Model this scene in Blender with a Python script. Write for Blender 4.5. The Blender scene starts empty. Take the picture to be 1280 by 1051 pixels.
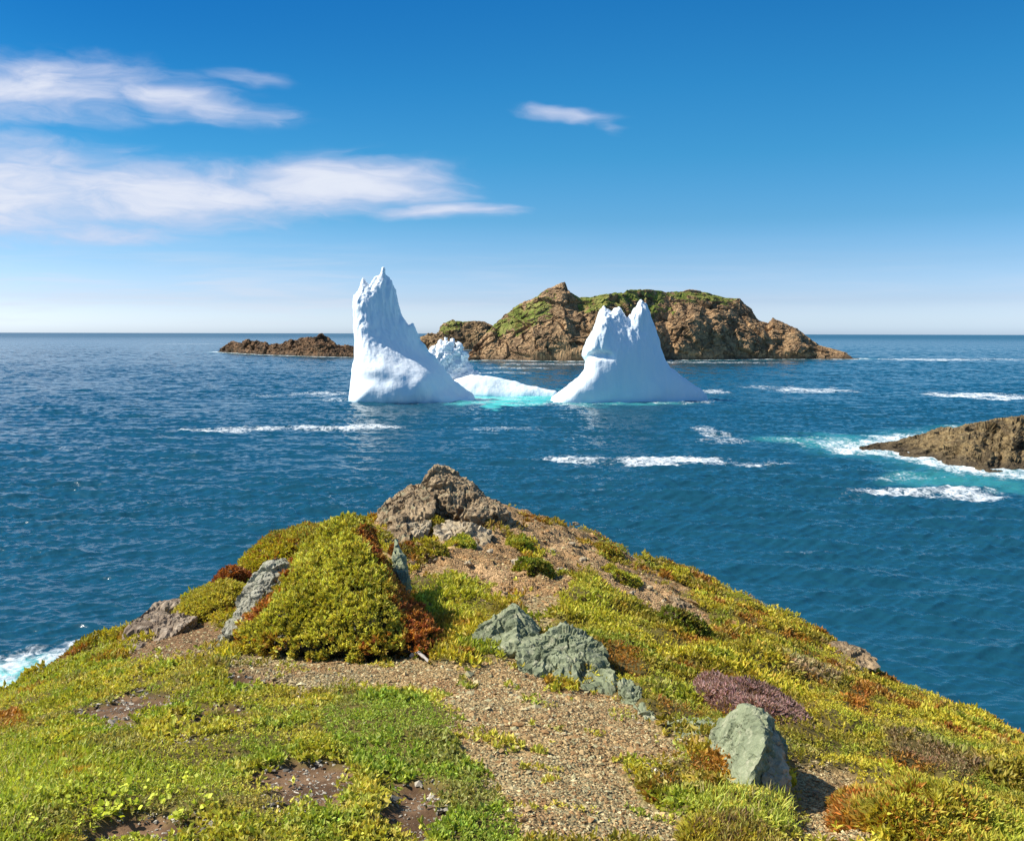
import bpy, bmesh, math
import numpy as np
from mathutils import Matrix, Vector

S = bpy.context.scene
COL = S.collection
R = math.radians

# ------------------------------------------------------------------ camera
FPX, PW, PH = 1108.0, 1280.0, 1051.0        # focal length and frame in photograph pixels
PITCH, ROLL = 5.60, -0.13                    # degrees
EYE = np.array([0.0, 0.0, 20.0])             # eye 20 m above the sea
cp, sp = math.cos(R(PITCH)), math.sin(R(PITCH))
FWD = np.array([0.0, cp, -sp]); UP0 = np.array([0.0, sp, cp]); RT0 = np.array([1.0, 0.0, 0.0])
cr, sr = math.cos(R(ROLL)), math.sin(R(ROLL))
RT = RT0 * cr - UP0 * sr
UP = UP0 * cr + RT0 * sr
cam = bpy.data.cameras.new('camera'); camo = bpy.data.objects.new('camera', cam); COL.objects.link(camo)
camo.matrix_world = Matrix(((RT[0], UP[0], -FWD[0], EYE[0]), (RT[1], UP[1], -FWD[1], EYE[1]),
                            (RT[2], UP[2], -FWD[2], EYE[2]), (0, 0, 0, 1)))
cam.sensor_fit = 'HORIZONTAL'; cam.sensor_width = 36; cam.lens = 36 * FPX / PW
cam.clip_start = 0.05; cam.clip_end = 120000
S.camera = camo

# ------------------------------------------------------------------ view, sun
S.view_settings.view_transform = 'Standard'; S.view_settings.look = 'None'
S.view_settings.exposure = 0.58; S.view_settings.gamma = 1.0
SUN_AZ, SUN_EL = -86.0, 46.0                 # azimuth from the view direction (left is negative)
sun = bpy.data.lights.new('sun', 'SUN'); sun.energy = 5.0; sun.angle = R(0.5); sun.color = (1.0, 0.94, 0.82)
suno = bpy.data.objects.new('sun', sun); COL.objects.link(suno)
sd = Vector((math.sin(R(SUN_AZ)) * math.cos(R(SUN_EL)), math.cos(R(SUN_AZ)) * math.cos(R(SUN_EL)), math.sin(R(SUN_EL))))
suno.rotation_euler = sd.to_track_quat('Z', 'Y').to_euler()
S.cycles.max_bounces = 5; S.cycles.diffuse_bounces = 2; S.cycles.glossy_bounces = 2
S.cycles.transmission_bounces = 2; S.cycles.transparent_max_bounces = 4
S.cycles.use_denoising = True
try: S.cycles.denoiser = 'OPENIMAGEDENOISE'
except Exception: pass

# ------------------------------------------------------------------ projection helpers
def ray(px, py):
    px = np.asarray(px, float); py = np.asarray(py, float)
    return FWD + ((px - PW / 2) / FPX)[..., None] * RT + ((PH / 2 - py) / FPX)[..., None] * UP
def at(px, py, Y):
    d = ray(px, py); return EYE + d * (np.asarray(Y, float) / d[..., 1])[..., None]
def at_z(px, py, z):
    d = ray(px, py); return EYE + d * ((np.asarray(z, float) - EYE[2]) / d[..., 2])[..., None]
def proj(P):
    v = P - EYE; w = np.maximum(v @ FWD, 1e-3)
    return PW / 2 + FPX * (v @ RT) / w, PH / 2 - FPX * (v @ UP) / w
def sstep(a, b, x):
    t = np.clip((x - a) / (b - a), 0, 1); return t * t * (3 - 2 * t)
def mix(a, b, t): return a + (b - a) * t

# ------------------------------------------------------------------ numpy noise
_rng = np.random.default_rng(7)
_perm = np.tile(_rng.permutation(256), 3).astype(np.int32)
_g = _rng.normal(size=(256, 3)); _g = (_g / np.linalg.norm(_g, axis=1, keepdims=True)).astype(np.float32)
_cell = _rng.random((256, 4)).astype(np.float32)
def _hash(i, j, k): return _perm[_perm[_perm[i & 255] + (j & 255)] + (k & 255)]
def perlin(p):
    p = np.asarray(p, np.float32); i = np.floor(p).astype(np.int32); f = p - i
    u = f * f * f * (f * (f * 6 - 15) + 10); out = np.zeros(p.shape[:-1], np.float32)
    for a in (0, 1):
        for b in (0, 1):
            for c in (0, 1):
                h = _hash(i[..., 0] + a, i[..., 1] + b, i[..., 2] + c)
                d = (_g[h] * (f - np.array([a, b, c], np.float32))).sum(-1)
                w = (u[..., 0] if a else 1 - u[..., 0]) * (u[..., 1] if b else 1 - u[..., 1]) * (u[..., 2] if c else 1 - u[..., 2])
                out += w * d
    return out * 1.5
def fbm(p, o=4, lac=2.03, gain=.5):
    s = 0; a = 1.0; p = np.asarray(p, np.float32)
    for k in range(o): s = s + a * perlin(p + 17.3 * k); p = p * lac; a *= gain
    return s
def ridged(p, o=4, lac=2.1, gain=.5):
    s = 0; a = 1.0; p = np.asarray(p, np.float32)
    for k in range(o): s = s + a * (1 - np.abs(perlin(p + 9.7 * k)) * 2); p = p * lac; a *= gain
    return s
def worley(p):
    p = np.asarray(p, np.float32); i = np.floor(p).astype(np.int32); f = p - i
    f1 = np.full(p.shape[:-1], 9, np.float32); f2 = f1.copy(); idv = np.zeros_like(f1)
    for a in (-1, 0, 1):
        for b in (-1, 0, 1):
            for c in (-1, 0, 1):
                cc = _cell[_hash(i[..., 0] + a, i[..., 1] + b, i[..., 2] + c)]
                d = np.sqrt((((np.array([a, b, c], np.float32) + cc[..., :3]) - f) ** 2).sum(-1))
                n = d < f1
                f2 = np.where(n, f1, np.minimum(f2, d)); idv = np.where(n, cc[..., 3], idv); f1 = np.where(n, d, f1)
    return f1, f2, idv
def facets(p):
    """plane-ish facets: every Voronoi cell gets its own tilted plane"""
    p = np.asarray(p, np.float32); i = np.floor(p).astype(np.int32); f = p - i
    f1 = np.full(p.shape[:-1], 9, np.float32); out = np.zeros_like(f1)
    for a in (-1, 0, 1):
        for b in (-1, 0, 1):
            for c in (-1, 0, 1):
                h = _hash(i[..., 0] + a, i[..., 1] + b, i[..., 2] + c); cc = _cell[h]
                dv = f - (np.array([a, b, c], np.float32) + cc[..., :3]); d = (dv * dv).sum(-1)
                val = (dv * _g[(h + 91) & 255]).sum(-1) + (cc[..., 3] - .5) * .6
                n = d < f1; out = np.where(n, val, out); f1 = np.where(n, d, f1)
    return out
def n2(xy, s, seed=0.0, o=3):
    return fbm(np.stack([xy[..., 0] * s + seed, xy[..., 1] * s - seed, np.full(xy.shape[:-1], seed * 1.7)], -1), o)

# ------------------------------------------------------------------ meshes
def mesh(name, V, F, mat, parent=None, cols=None, smooth=False, attrs=None):
    V = np.ascontiguousarray(V, np.float32); F = np.ascontiguousarray(F, np.int32)
    me = bpy.data.meshes.new(name); k = F.shape[1]
    me.vertices.add(len(V)); me.vertices.foreach_set('co', V.ravel())
    me.loops.add(F.size); me.loops.foreach_set('vertex_index', F.ravel())
    me.polygons.add(len(F)); me.polygons.foreach_set('loop_start', np.arange(0, F.size, k, dtype=np.int32))
    me.update(calc_edges=True)
    me.polygons.foreach_set('use_smooth', np.full(len(F), smooth, bool))
    if cols is not None:
        a = me.attributes.new('Col', 'FLOAT_COLOR', 'POINT')
        a.data.foreach_set('color', np.concatenate([cols, np.ones((len(V), 1))], 1).astype(np.float32).ravel())
    for n, v in (attrs or {}).items():
        a = me.attributes.new(n, 'FLOAT', 'POINT'); a.data.foreach_set('value', np.asarray(v, np.float32))
    me.materials.append(mat)
    o = bpy.data.objects.new(name, me); COL.objects.link(o)
    if parent is not None: o.parent = parent
    return o
def tag(o, label=None, cat=None, group=None, kind=None):
    if label: o['label'] = label
    if cat: o['category'] = cat
    if group: o['group'] = group
    if kind: o['kind'] = kind
    return o
def empty(name, loc=(0, 0, 0)):
    o = bpy.data.objects.new(name, None); COL.objects.link(o); o.location = loc; o.empty_display_size = .2; return o
def grid_faces(nu, nv):
    i = np.arange(nu * nv).reshape(nu, nv)
    return np.stack([i[:-1, :-1], i[1:, :-1], i[1:, 1:], i[:-1, 1:]], -1).reshape(-1, 4)
def grid_normals(P):
    a = np.gradient(P, axis=0); b = np.gradient(P, axis=1); n = np.cross(a, b)
    return n / np.maximum(np.linalg.norm(n, axis=-1, keepdims=True), 1e-9)
def vnormals(V, F):
    n = np.zeros_like(V); a, b, c = V[F[:, 0]], V[F[:, 1]], V[F[:, 2]]
    fn = np.cross(b - a, c - a)
    for k in range(F.shape[1]): 
        for ax in range(3): n[:, ax] += np.bincount(F[:, k], fn[:, ax], len(V))
    return n / np.maximum(np.linalg.norm(n, axis=1, keepdims=True), 1e-12)
def surface_nets(F, o, h):
    """zero surface of a sampled field (negative inside)"""
    nx, ny, nz = F.shape; ins = F < 0
    cs = [(a, b, c) for a in (0, 1) for b in (0, 1) for c in (0, 1)]
    sl = lambda A, c: A[c[0]:nx - 1 + c[0], c[1]:ny - 1 + c[1], c[2]:nz - 1 + c[2]]
    cnt = sum(sl(ins, c).astype(np.int8) for c in cs); act = (cnt > 0) & (cnt < 8)
    ci = np.argwhere(act); acc = np.zeros((len(ci), 3)); num = np.zeros(len(ci))
    for c in cs:
        for ax in range(3):
            if c[ax]: continue
            d = list(c); d[ax] = 1
            a = F[ci[:, 0] + c[0], ci[:, 1] + c[1], ci[:, 2] + c[2]]; b = F[ci[:, 0] + d[0], ci[:, 1] + d[1], ci[:, 2] + d[2]]
            m = (a < 0) != (b < 0); t = np.where(m, a / np.where(a == b, 1, a - b), 0)
            p = np.array(c, float)[None, :].repeat(len(ci), 0); p[:, ax] += t
            acc[m] += p[m]; num[m] += 1
    V = (ci + acc / num[:, None]) * h + o
    idx = -np.ones(act.shape, np.int64); idx[act] = np.arange(len(ci)); Q = []
    for ax in range(3):
        s0 = [slice(None)] * 3; s1 = [slice(None)] * 3; s0[ax] = slice(0, -1); s1[ax] = slice(1, None)
        ch = ins[tuple(s0)] != ins[tuple(s1)]; e = np.argwhere(ch); u, v = (ax + 1) % 3, (ax + 2) % 3
        ok = (e[:, u] > 0) & (e[:, v] > 0) & (e[:, u] < F.shape[u] - 1) & (e[:, v] < F.shape[v] - 1); e = e[ok]
        def g(du, dv):
            q = e.copy(); q[:, u] -= du; q[:, v] -= dv; return idx[q[:, 0], q[:, 1], q[:, 2]]
        q = np.stack([g(1, 1), g(0, 1), g(0, 0), g(1, 0)], 1)
        flip = ~ins[e[:, 0], e[:, 1], e[:, 2]]; q[flip] = q[flip][:, ::-1]; Q.append(q)
    return V, np.concatenate(Q)
def poly_sd(x, y, poly):
    """signed distance to a polygon, positive inside"""
    poly = np.asarray(poly, float); d = np.full(x.shape, 1e18); ins = np.zeros(x.shape, bool)
    for (ax, ay), (bx, by) in zip(poly, np.roll(poly, -1, 0)):
        ex, ey = bx - ax, by - ay; t = np.clip(((x - ax) * ex + (y - ay) * ey) / (ex * ex + ey * ey + 1e-12), 0, 1)
        d = np.minimum(d, (x - ax - t * ex) ** 2 + (y - ay - t * ey) ** 2)
        if ey != 0: ins ^= ((ay > y) != (by > y)) & (x < ax + ex * (y - ay) / ey)
    d = np.sqrt(d); return np.where(ins, d, -d)
def poly_near(x, y, poly):
    poly = np.asarray(poly, float); d = np.full(x.shape, 1e18); nx = x.copy(); ny = y.copy()
    for (ax, ay), (bx, by) in zip(poly, np.roll(poly, -1, 0)):
        ex, ey = bx - ax, by - ay; t = np.clip(((x - ax) * ex + (y - ay) * ey) / (ex * ex + ey * ey), 0, 1)
        qx, qy = ax + t * ex, ay + t * ey; q = (x - qx) ** 2 + (y - qy) ** 2
        m = q < d; d = np.where(m, q, d); nx = np.where(m, qx, nx); ny = np.where(m, qy, ny)
    return nx, ny
class TPS:
    def __init__(s, XY, Z, lam=0.0):
        s.XY = np.asarray(XY, float); n = len(s.XY); s.sc = s.XY.std() + 1e-9; s.c = s.XY.mean(0); A = (s.XY - s.c) / s.sc; s.A = A
        K = s.U(((A[:, None] - A[None]) ** 2).sum(-1)) + lam * np.eye(n); Pm = np.c_[np.ones(n), A]
        M = np.block([[K, Pm], [Pm.T, np.zeros((3, 3))]]); s.w = np.linalg.solve(M, np.r_[np.asarray(Z, float), 0, 0, 0])
    @staticmethod
    def U(r2): return r2 * np.log(np.maximum(r2, 1e-12))
    def __call__(s, x, y):
        sh = np.shape(x); X = (np.stack([np.ravel(x), np.ravel(y)], 1) - s.c) / s.sc
        out = s.w[-3] + X @ s.w[-2:]
        for a, w in zip(s.A, s.w): out = out + w * s.U(((X - a) ** 2).sum(1))
        return out.reshape(sh)

# ------------------------------------------------------------------ node helpers
class NT:
    def __init__(s, tree): s.t = tree; s.n = tree.nodes; s.l = tree.links
    def add(s, typ, **kw):
        n = s.n.new(typ)
        for k, v in kw.items(): setattr(n, k, v)
        return n
    def put(s, sock, v):
        if isinstance(v, bpy.types.NodeSocket): s.l.new(v, sock)
        elif v is not None:
            try: sock.default_value = v
            except Exception: sock.default_value = tuple(v) + (1,)
    def m(s, op, a, b=None, c=None, clamp=False):
        n = s.add('ShaderNodeMath', operation=op, use_clamp=clamp)
        for k, v in enumerate((a, b, c)): s.put(n.inputs[k], v)
        return n.outputs[0]
    def v(s, op, a, b=None):
        n = s.add('ShaderNodeVectorMath', operation=op); s.put(n.inputs[0], a)
        if op == 'SCALE': s.put(n.inputs[3], b)
        else: s.put(n.inputs[1], b)
        return n.outputs[0]
    def xyz(s, a, b, c):
        n = s.add('ShaderNodeCombineXYZ'); s.put(n.inputs[0], a); s.put(n.inputs[1], b); s.put(n.inputs[2], c); return n.outputs[0]
    def sep(s, a):
        n = s.add('ShaderNodeSeparateXYZ'); s.put(n.inputs[0], a); return n.outputs
    def noise(s, vec, scale, det=4, rough=.55, dist=0.0, out=0):
        n = s.add('ShaderNodeTexNoise'); s.put(n.inputs['Vector'], vec); n.inputs['Scale'].default_value = scale
        n.inputs['Detail'].default_value = det; n.inputs['Roughness'].default_value = rough; n.inputs['Distortion'].default_value = dist
        return n.outputs[out]
    def vor(s, vec, scale, feature='F1', out='Distance'):
        n = s.add('ShaderNodeTexVoronoi', feature=feature); s.put(n.inputs['Vector'], vec); n.inputs['Scale'].default_value = scale
        return n.outputs[out]
    def step(s, a, lo, hi, o0=0.0, o1=1.0):
        n = s.add('ShaderNodeMapRange', interpolation_type='SMOOTHSTEP'); s.put(n.inputs[0], a)
        for k, q in enumerate((lo, hi, o0, o1)): n.inputs[k + 1].default_value = q
        return n.outputs[0]
    def mixc(s, f, a, b, blend='MIX'):
        n = s.add('ShaderNodeMix', data_type='RGBA', blend_type=blend); s.put(n.inputs[0], f); s.put(n.inputs[6], a); s.put(n.inputs[7], b)
        return n.outputs[2]
    def attr(s, name, out='Color'):
        n = s.add('ShaderNodeAttribute', attribute_name=name); return n.outputs[out]
    def pos(s): return s.add('ShaderNodeNewGeometry').outputs['Position']
    def obj(s): return s.add('ShaderNodeTexCoord').outputs['Object']
    def bump(s, h, strength, dist, normal=None):
        n = s.add('ShaderNodeBump'); s.put(n.inputs['Height'], h); n.inputs['Strength'].default_value = strength
        n.inputs['Distance'].default_value = dist
        if normal is not None: s.put(n.inputs['Normal'], normal)
        return n.outputs[0]
def material(name):
    m = bpy.data.materials.new(name); m.use_nodes = True; t = NT(m.node_tree)
    b = t.n['Principled BSDF']; return m, t, b

# ------------------------------------------------------------------ sky
w = bpy.data.worlds.new('World'); S.world = w; w.use_nodes = True
t = NT(w.node_tree); bg = t.n['Background']
sky = t.add('ShaderNodeTexSky', sky_type='NISHITA'); sky.sun_disc = False
sky.sun_elevation = R(SUN_EL); sky.sun_rotation = R(SUN_AZ)
gen = t.add('ShaderNodeTexCoord').outputs['Generated']
dx, dy, dz = t.sep(gen)
ramp = t.add('ShaderNodeValToRGB')                       # deep polarised blue of the clear air, by elevation
tint = [(-.02, (1.80, 2.26, 3.45)), (.007, (1.80, 2.28, 3.40)), (.0349, (1.139, 1.428, 2.225)), (.075, (.762, 1.137, 1.696)), (.122, (.425, .966, 1.407)),
        (.189, (.24, .924, 1.336)), (.259, (.156, .868, 1.328)), (.352, (.085, .74, 1.29)), (.53, (.45, .95, 1.35)),
        (.7, (.82, 1.02, 1.24)), (1, (.85, 1.02, 1.22))]
K = 4.0
el = ramp.color_ramp.elements
while len(el) < len(tint): el.new(.5)
zn = t.m('MULTIPLY_ADD', dz, 1 / 1.02, .02 / 1.02)
for e, (p, c) in zip(el, tint):
    e.position = (p + .02) / 1.02; e.color = (c[0] / K, c[1] / K, c[2] / K, 1)
t.put(ramp.inputs[0], zn)
u_ = t.m('DIVIDE', dx, t.m('MAXIMUM', dy, .05)); pol = t.m('MULTIPLY', t.m('MULTIPLY', t.step(u_, .25, -.55), t.step(dz, .08, .32)), t.step(dy, .0, .4))     # polarised band, darkest high on the left
skc = t.v('SCALE', t.v('MULTIPLY', t.v('MULTIPLY', sky.outputs[0], ramp.outputs[0]), t.mixc(pol, (1, 1, 1, 1), (.45, .68, .80, 1))), K)
# clouds: thin cirrus laid out by direction (azimuth tangent u, elevation tangent v)
yy = t.m('MAXIMUM', dy, .02); u = t.m('DIVIDE', dx, yy); v = t.m('DIVIDE', dz, yy)
front = t.step(dy, .02, .2)
def uv(px, py):
    d = ray(px, py); return d[0] / d[1], d[2] / d[1]
wv = t.xyz(t.m('MULTIPLY', u, 3.0), t.m('MULTIPLY', v, 9.0), 0.0)
warp = t.noise(wv, 2.2, 3, .55, 0, 1)
ws = t.sep(warp)
uw = t.m('ADD', u, t.m('MULTIPLY_ADD', ws[0], .16, -.08)); vw = t.m('ADD', v, t.m('MULTIPLY_ADD', ws[1], .038, -.019))
def blob(px, py, hw, hh, rot, amp, edge=.0):
    u0, v0 = uv(px, py); a, b = hw / FPX, hh / FPX; c, s_ = math.cos(R(rot)), math.sin(R(rot))
    du = t.m('SUBTRACT', uw, float(u0)); dv = t.m('SUBTRACT', vw, float(v0))
    p = t.m('ADD', t.m('MULTIPLY', du, c / a), t.m('MULTIPLY', dv, s_ / a)); q = t.m('SUBTRACT', t.m('MULTIPLY', dv, c / b), t.m('MULTIPLY', du, s_ / b))
    r = t.m('SQRT', t.m('ADD', t.m('MULTIPLY', p, p), t.m('MULTIPLY', q, q)))
    return t.step(r, edge, 1.0, amp, 0.0)
blobs = [(-60, 238, 430, 92, -2, 1.1), (200, 243, 380, 62, 0, 1.1), (420, 230, 220, 58, 2, 1.15), (560, 262, 150, 22, -1, .85),
         (40, 112, 270, 62, 0, .95), (220, 128, 190, 34, -7, .9), (300, 98, 80, 20, 0, .36), (20, 195, 260, 50, -4, .7),
         (705, 141, 80, 18, -2, .72), (762, 150, 46, 18, -20, .35), (120, 285, 200, 28, -5, .75)]
msk = None
for bl in blobs:
    q = blob(*bl); msk = q if msk is None else t.m('MAXIMUM', msk, q)
streak = t.noise(t.xyz(t.m('MULTIPLY', uw, 3.2), t.m('MULTIPLY', t.m('ADD', vw, t.m('MULTIPLY', uw, .06)), 16.0), 3.1), 3.0, 7, .62, .6)
puff = t.noise(t.xyz(t.m('MULTIPLY', uw, 9.0), t.m('MULTIPLY', vw, 20.0), 1.3), 2.4, 6, .6, .3)
dens = t.m('ADD', msk, t.m('ADD', t.m('MULTIPLY_ADD', streak, .95, -.46), t.m('MULTIPLY_ADD', puff, .45, -.2)))
alpha = t.m('MULTIPLY', t.step(dens, .0, 1.1, 0, .95), t.step(msk, .0, .3))
# faint bands low over the horizon
lowb = t.noise(t.xyz(t.m('MULTIPLY', u, 2.2), t.m('MULTIPLY', v, 30.0), 7.7), 2.6, 5, .6, .4)
lowm = t.m('MULTIPLY', t.step(v, .001, .02), t.step(v, .12, .03)); left = t.step(u, .25, -.4, .25, 1.0)
low = t.m('MULTIPLY', t.m('MULTIPLY', t.step(lowb, .40, .74, 0, .6), lowm), left)
cloudc = t.mixc(t.step(dens, .5, 1.3), (.60, .66, .86, 1), (.80, .84, .94, 1))
c1 = t.mixc(t.m('MULTIPLY', low, front), t.v('SCALE', skc, .1), (.70, .76, .88, 1))
c2 = t.mixc(t.m('MULTIPLY', alpha, front), c1, cloudc)
t.put(bg.inputs[0], t.v('SCALE', c2, 10.0)); bg.inputs[1].default_value = .068

# ------------------------------------------------------------------ materials
def rock_material(name, tones, scale, crack=.35, bump=.5, bdist=.03, rough=.85, attr=False, lichen=None):
    m, t, b = material(name); o = t.pos()
    n1 = t.noise(o, scale, 6, .62); n2_ = t.noise(o, scale * 5.3, 5, .65); n3 = t.noise(o, scale * 22, 3, .6)
    c = t.mixc(t.step(n1, .36, .64), tones[0], tones[1]); c = t.mixc(t.step(n2_, .5, .68, 0, .8), c, tones[2])
    if attr: c = t.mixc(.78, c, t.attr('Col'))
    if lichen: c = t.mixc(t.step(t.noise(o, scale * 3.1, 5, .7), .55, .66, 0, .75), c, lichen)
    c = t.mixc(1.0, c, t.mixc(n3, (.62, .62, .62, 1), (1.3, 1.3, 1.3, 1)), 'MULTIPLY')
    vd = t.vor(t.v('ADD', o, t.v('SCALE', t.noise(o, scale * 2.5, 3, .5, 0, 1), .6 / scale)), scale * 1.7, 'DISTANCE_TO_EDGE')
    cr_ = t.step(vd, .0, .045); c = t.mixc(t.m('MULTIPLY_ADD', cr_, -crack, crack), c, (.035, .028, .022, 1))
    t.put(b.inputs['Base Color'], c); b.inputs['Roughness'].default_value = rough; b.inputs['Specular IOR Level'].default_value = .25
    h = t.m('ADD', t.m('MULTIPLY', n2_, .6), t.m('ADD', t.m('MULTIPLY', n3, .35), t.m('MULTIPLY', cr_, crack)))
    t.put(b.inputs['Normal'], t.bump(h, bump, bdist)); return m
M = {}
M['green_rock'] = rock_material('greenish slate rock', [(.12, .14, .08, 1), (.25, .275, .165, 1), (.36, .365, .24, 1)], 2.2, .16, .9, .03, lichen=(.40, .38, .26, 1))
M['grey_rock'] = rock_material('grey brown rock', [(.18, .12, .065, 1), (.35, .25, .145, 1), (.44, .35, .22, 1)], 2.0, .5, .8, .03, lichen=(.25, .25, .15, 1))
M['slab_rock'] = rock_material('pale grey slab rock', [(.19, .175, .13, 1), (.35, .33, .25, 1), (.45, .43, .34, 1)], 2.4, .2, .9, .03, lichen=(.24, .26, .17, 1))
M['tan_rock'] = rock_material('tan brown rock', [(.20, .145, .10, 1), (.35, .27, .19, 1), (.44, .36, .27, 1)], 2.0, .2, .9, .03)
M['pale_rock'] = rock_material('pale lichened rock', [(.36, .28, .17, 1), (.46, .38, .26, 1), (.27, .19, .12, 1)], 3.0, .4, .7, .02)
M['island_rock'] = rock_material('weathered island rock', [(.11, .062, .032, 1), (.26, .155, .078, 1), (.36, .23, .12, 1)], .07, .35, .9, 1.6, attr=True)
M['islet_rock'] = rock_material('wave washed islet rock', [(.10, .07, .035, 1), (.24, .17, .085, 1), (.33, .25, .13, 1)], .35, .35, .9, .35, attr=True)
def attr_material(name, rough=.7, trans=.0, spec=.2):
    m, t, b = material(name); c = t.attr('Col')
    t.put(b.inputs['Base Color'], c); b.inputs['Roughness'].default_value = rough; b.inputs['Specular IOR Level'].default_value = spec
    if trans > 0:
        c = t.v('SCALE', c, 1.14); t.put(b.inputs['Base Color'], c); tr = t.add('ShaderNodeBsdfTranslucent'); t.put(tr.inputs[0], t.mixc(1.0, c, (1.0, 1.0, .5, 1), 'MULTIPLY')); mx = t.add('ShaderNodeMixShader')
        mx.inputs[0].default_value = trans; t.l.new(b.outputs[0], mx.inputs[1]); t.l.new(tr.outputs[0], mx.inputs[2])
        t.l.new(mx.outputs[0], t.n['Material Output'].inputs[0])
    return m
M['leaf'] = attr_material('leaves', .55, .35, .3)
M['stone'] = attr_material('loose stones', .8, 0, .2)
m, t, b = material('island turf'); o_ = t.pos()
t.put(b.inputs['Base Color'], t.mixc(1.0, t.attr('Col'), t.mixc(t.noise(o_, .5, 5, .7), (.35, .35, .3, 1), (1.7, 1.7, 1.5, 1)), 'MULTIPLY'))
b.inputs['Roughness'].default_value = .9; b.inputs['Specular IOR Level'].default_value = .05
t.put(b.inputs['Normal'], t.bump(t.noise(o_, .6, 5, .7), 1.0, 1.5)); M['turf'] = m
# ice
m, t, b = material('glacier ice'); o_ = t.pos()
fl = t.noise(t.v('MULTIPLY', o_, (1.0, 1.0, .12)), .55, 5, .6); f2_ = t.noise(o_, 1.3, 5, .6)
blue = t.attr('blue', 'Fac')
c = t.mixc(t.step(fl, .35, .7, 0, .5), (.80, .845, .875, 1), (.68, .79, .875, 1)); c = t.mixc(blue, c, (.34, .66, .86, 1))
t.put(b.inputs['Base Color'], c); b.inputs['Roughness'].default_value = .45; b.inputs['Specular IOR Level'].default_value = .3
t.put(b.inputs['Normal'], t.bump(t.m('ADD', t.m('MULTIPLY', fl, 1.3), t.m('MULTIPLY', f2_, .6)), .32, .6)); M['ice'] = m
# headland ground
m, t, b = material('headland soil'); o_ = t.pos()
n1 = t.noise(o_, 3.5, 6, .65); n2_ = t.noise(o_, 45, 4, .7); vg = t.vor(o_, 55, 'F1', 'Color'); vb = t.vor(o_, 55)
st = t.attr('stony', 'Fac')
c = t.mixc(1.0, t.attr('Col'), t.mixc(n1, (.5, .5, .5, 1), (1.45, 1.4, 1.3, 1)), 'MULTIPLY')
c = t.mixc(1.0, c, t.mixc(n2_, (.6, .6, .6, 1), (1.4, 1.4, 1.4, 1)), 'MULTIPLY')
sg = t.sep(vg)[0]
c2 = t.mixc(1.0, c, t.mixc(sg, (.45, .45, .42, 1), (1.7, 1.65, 1.55, 1)), 'MULTIPLY'); c = t.mixc(st, c, c2)
t.put(b.inputs['Base Color'], c); b.inputs['Roughness'].default_value = .95; b.inputs['Specular IOR Level'].default_value = .1
hh = t.m('ADD', t.m('MULTIPLY', n2_, .6), t.m('MULTIPLY', t.m('SUBTRACT', 1.0, vb), st)); t.put(b.inputs['Normal'], t.bump(hh, .8, .02)); M['soil'] = m
m, t, b = material('bleached wood'); o_ = t.pos()
t.put(b.inputs['Base Color'], t.mixc(t.noise(t.v('MULTIPLY', o_, (4, 30, 30)), 3, 4, .6), (.22, .18, .15, 1), (.5, .46, .42, 1))); b.inputs['Roughness'].default_value = .8; M['wood'] = m

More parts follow.
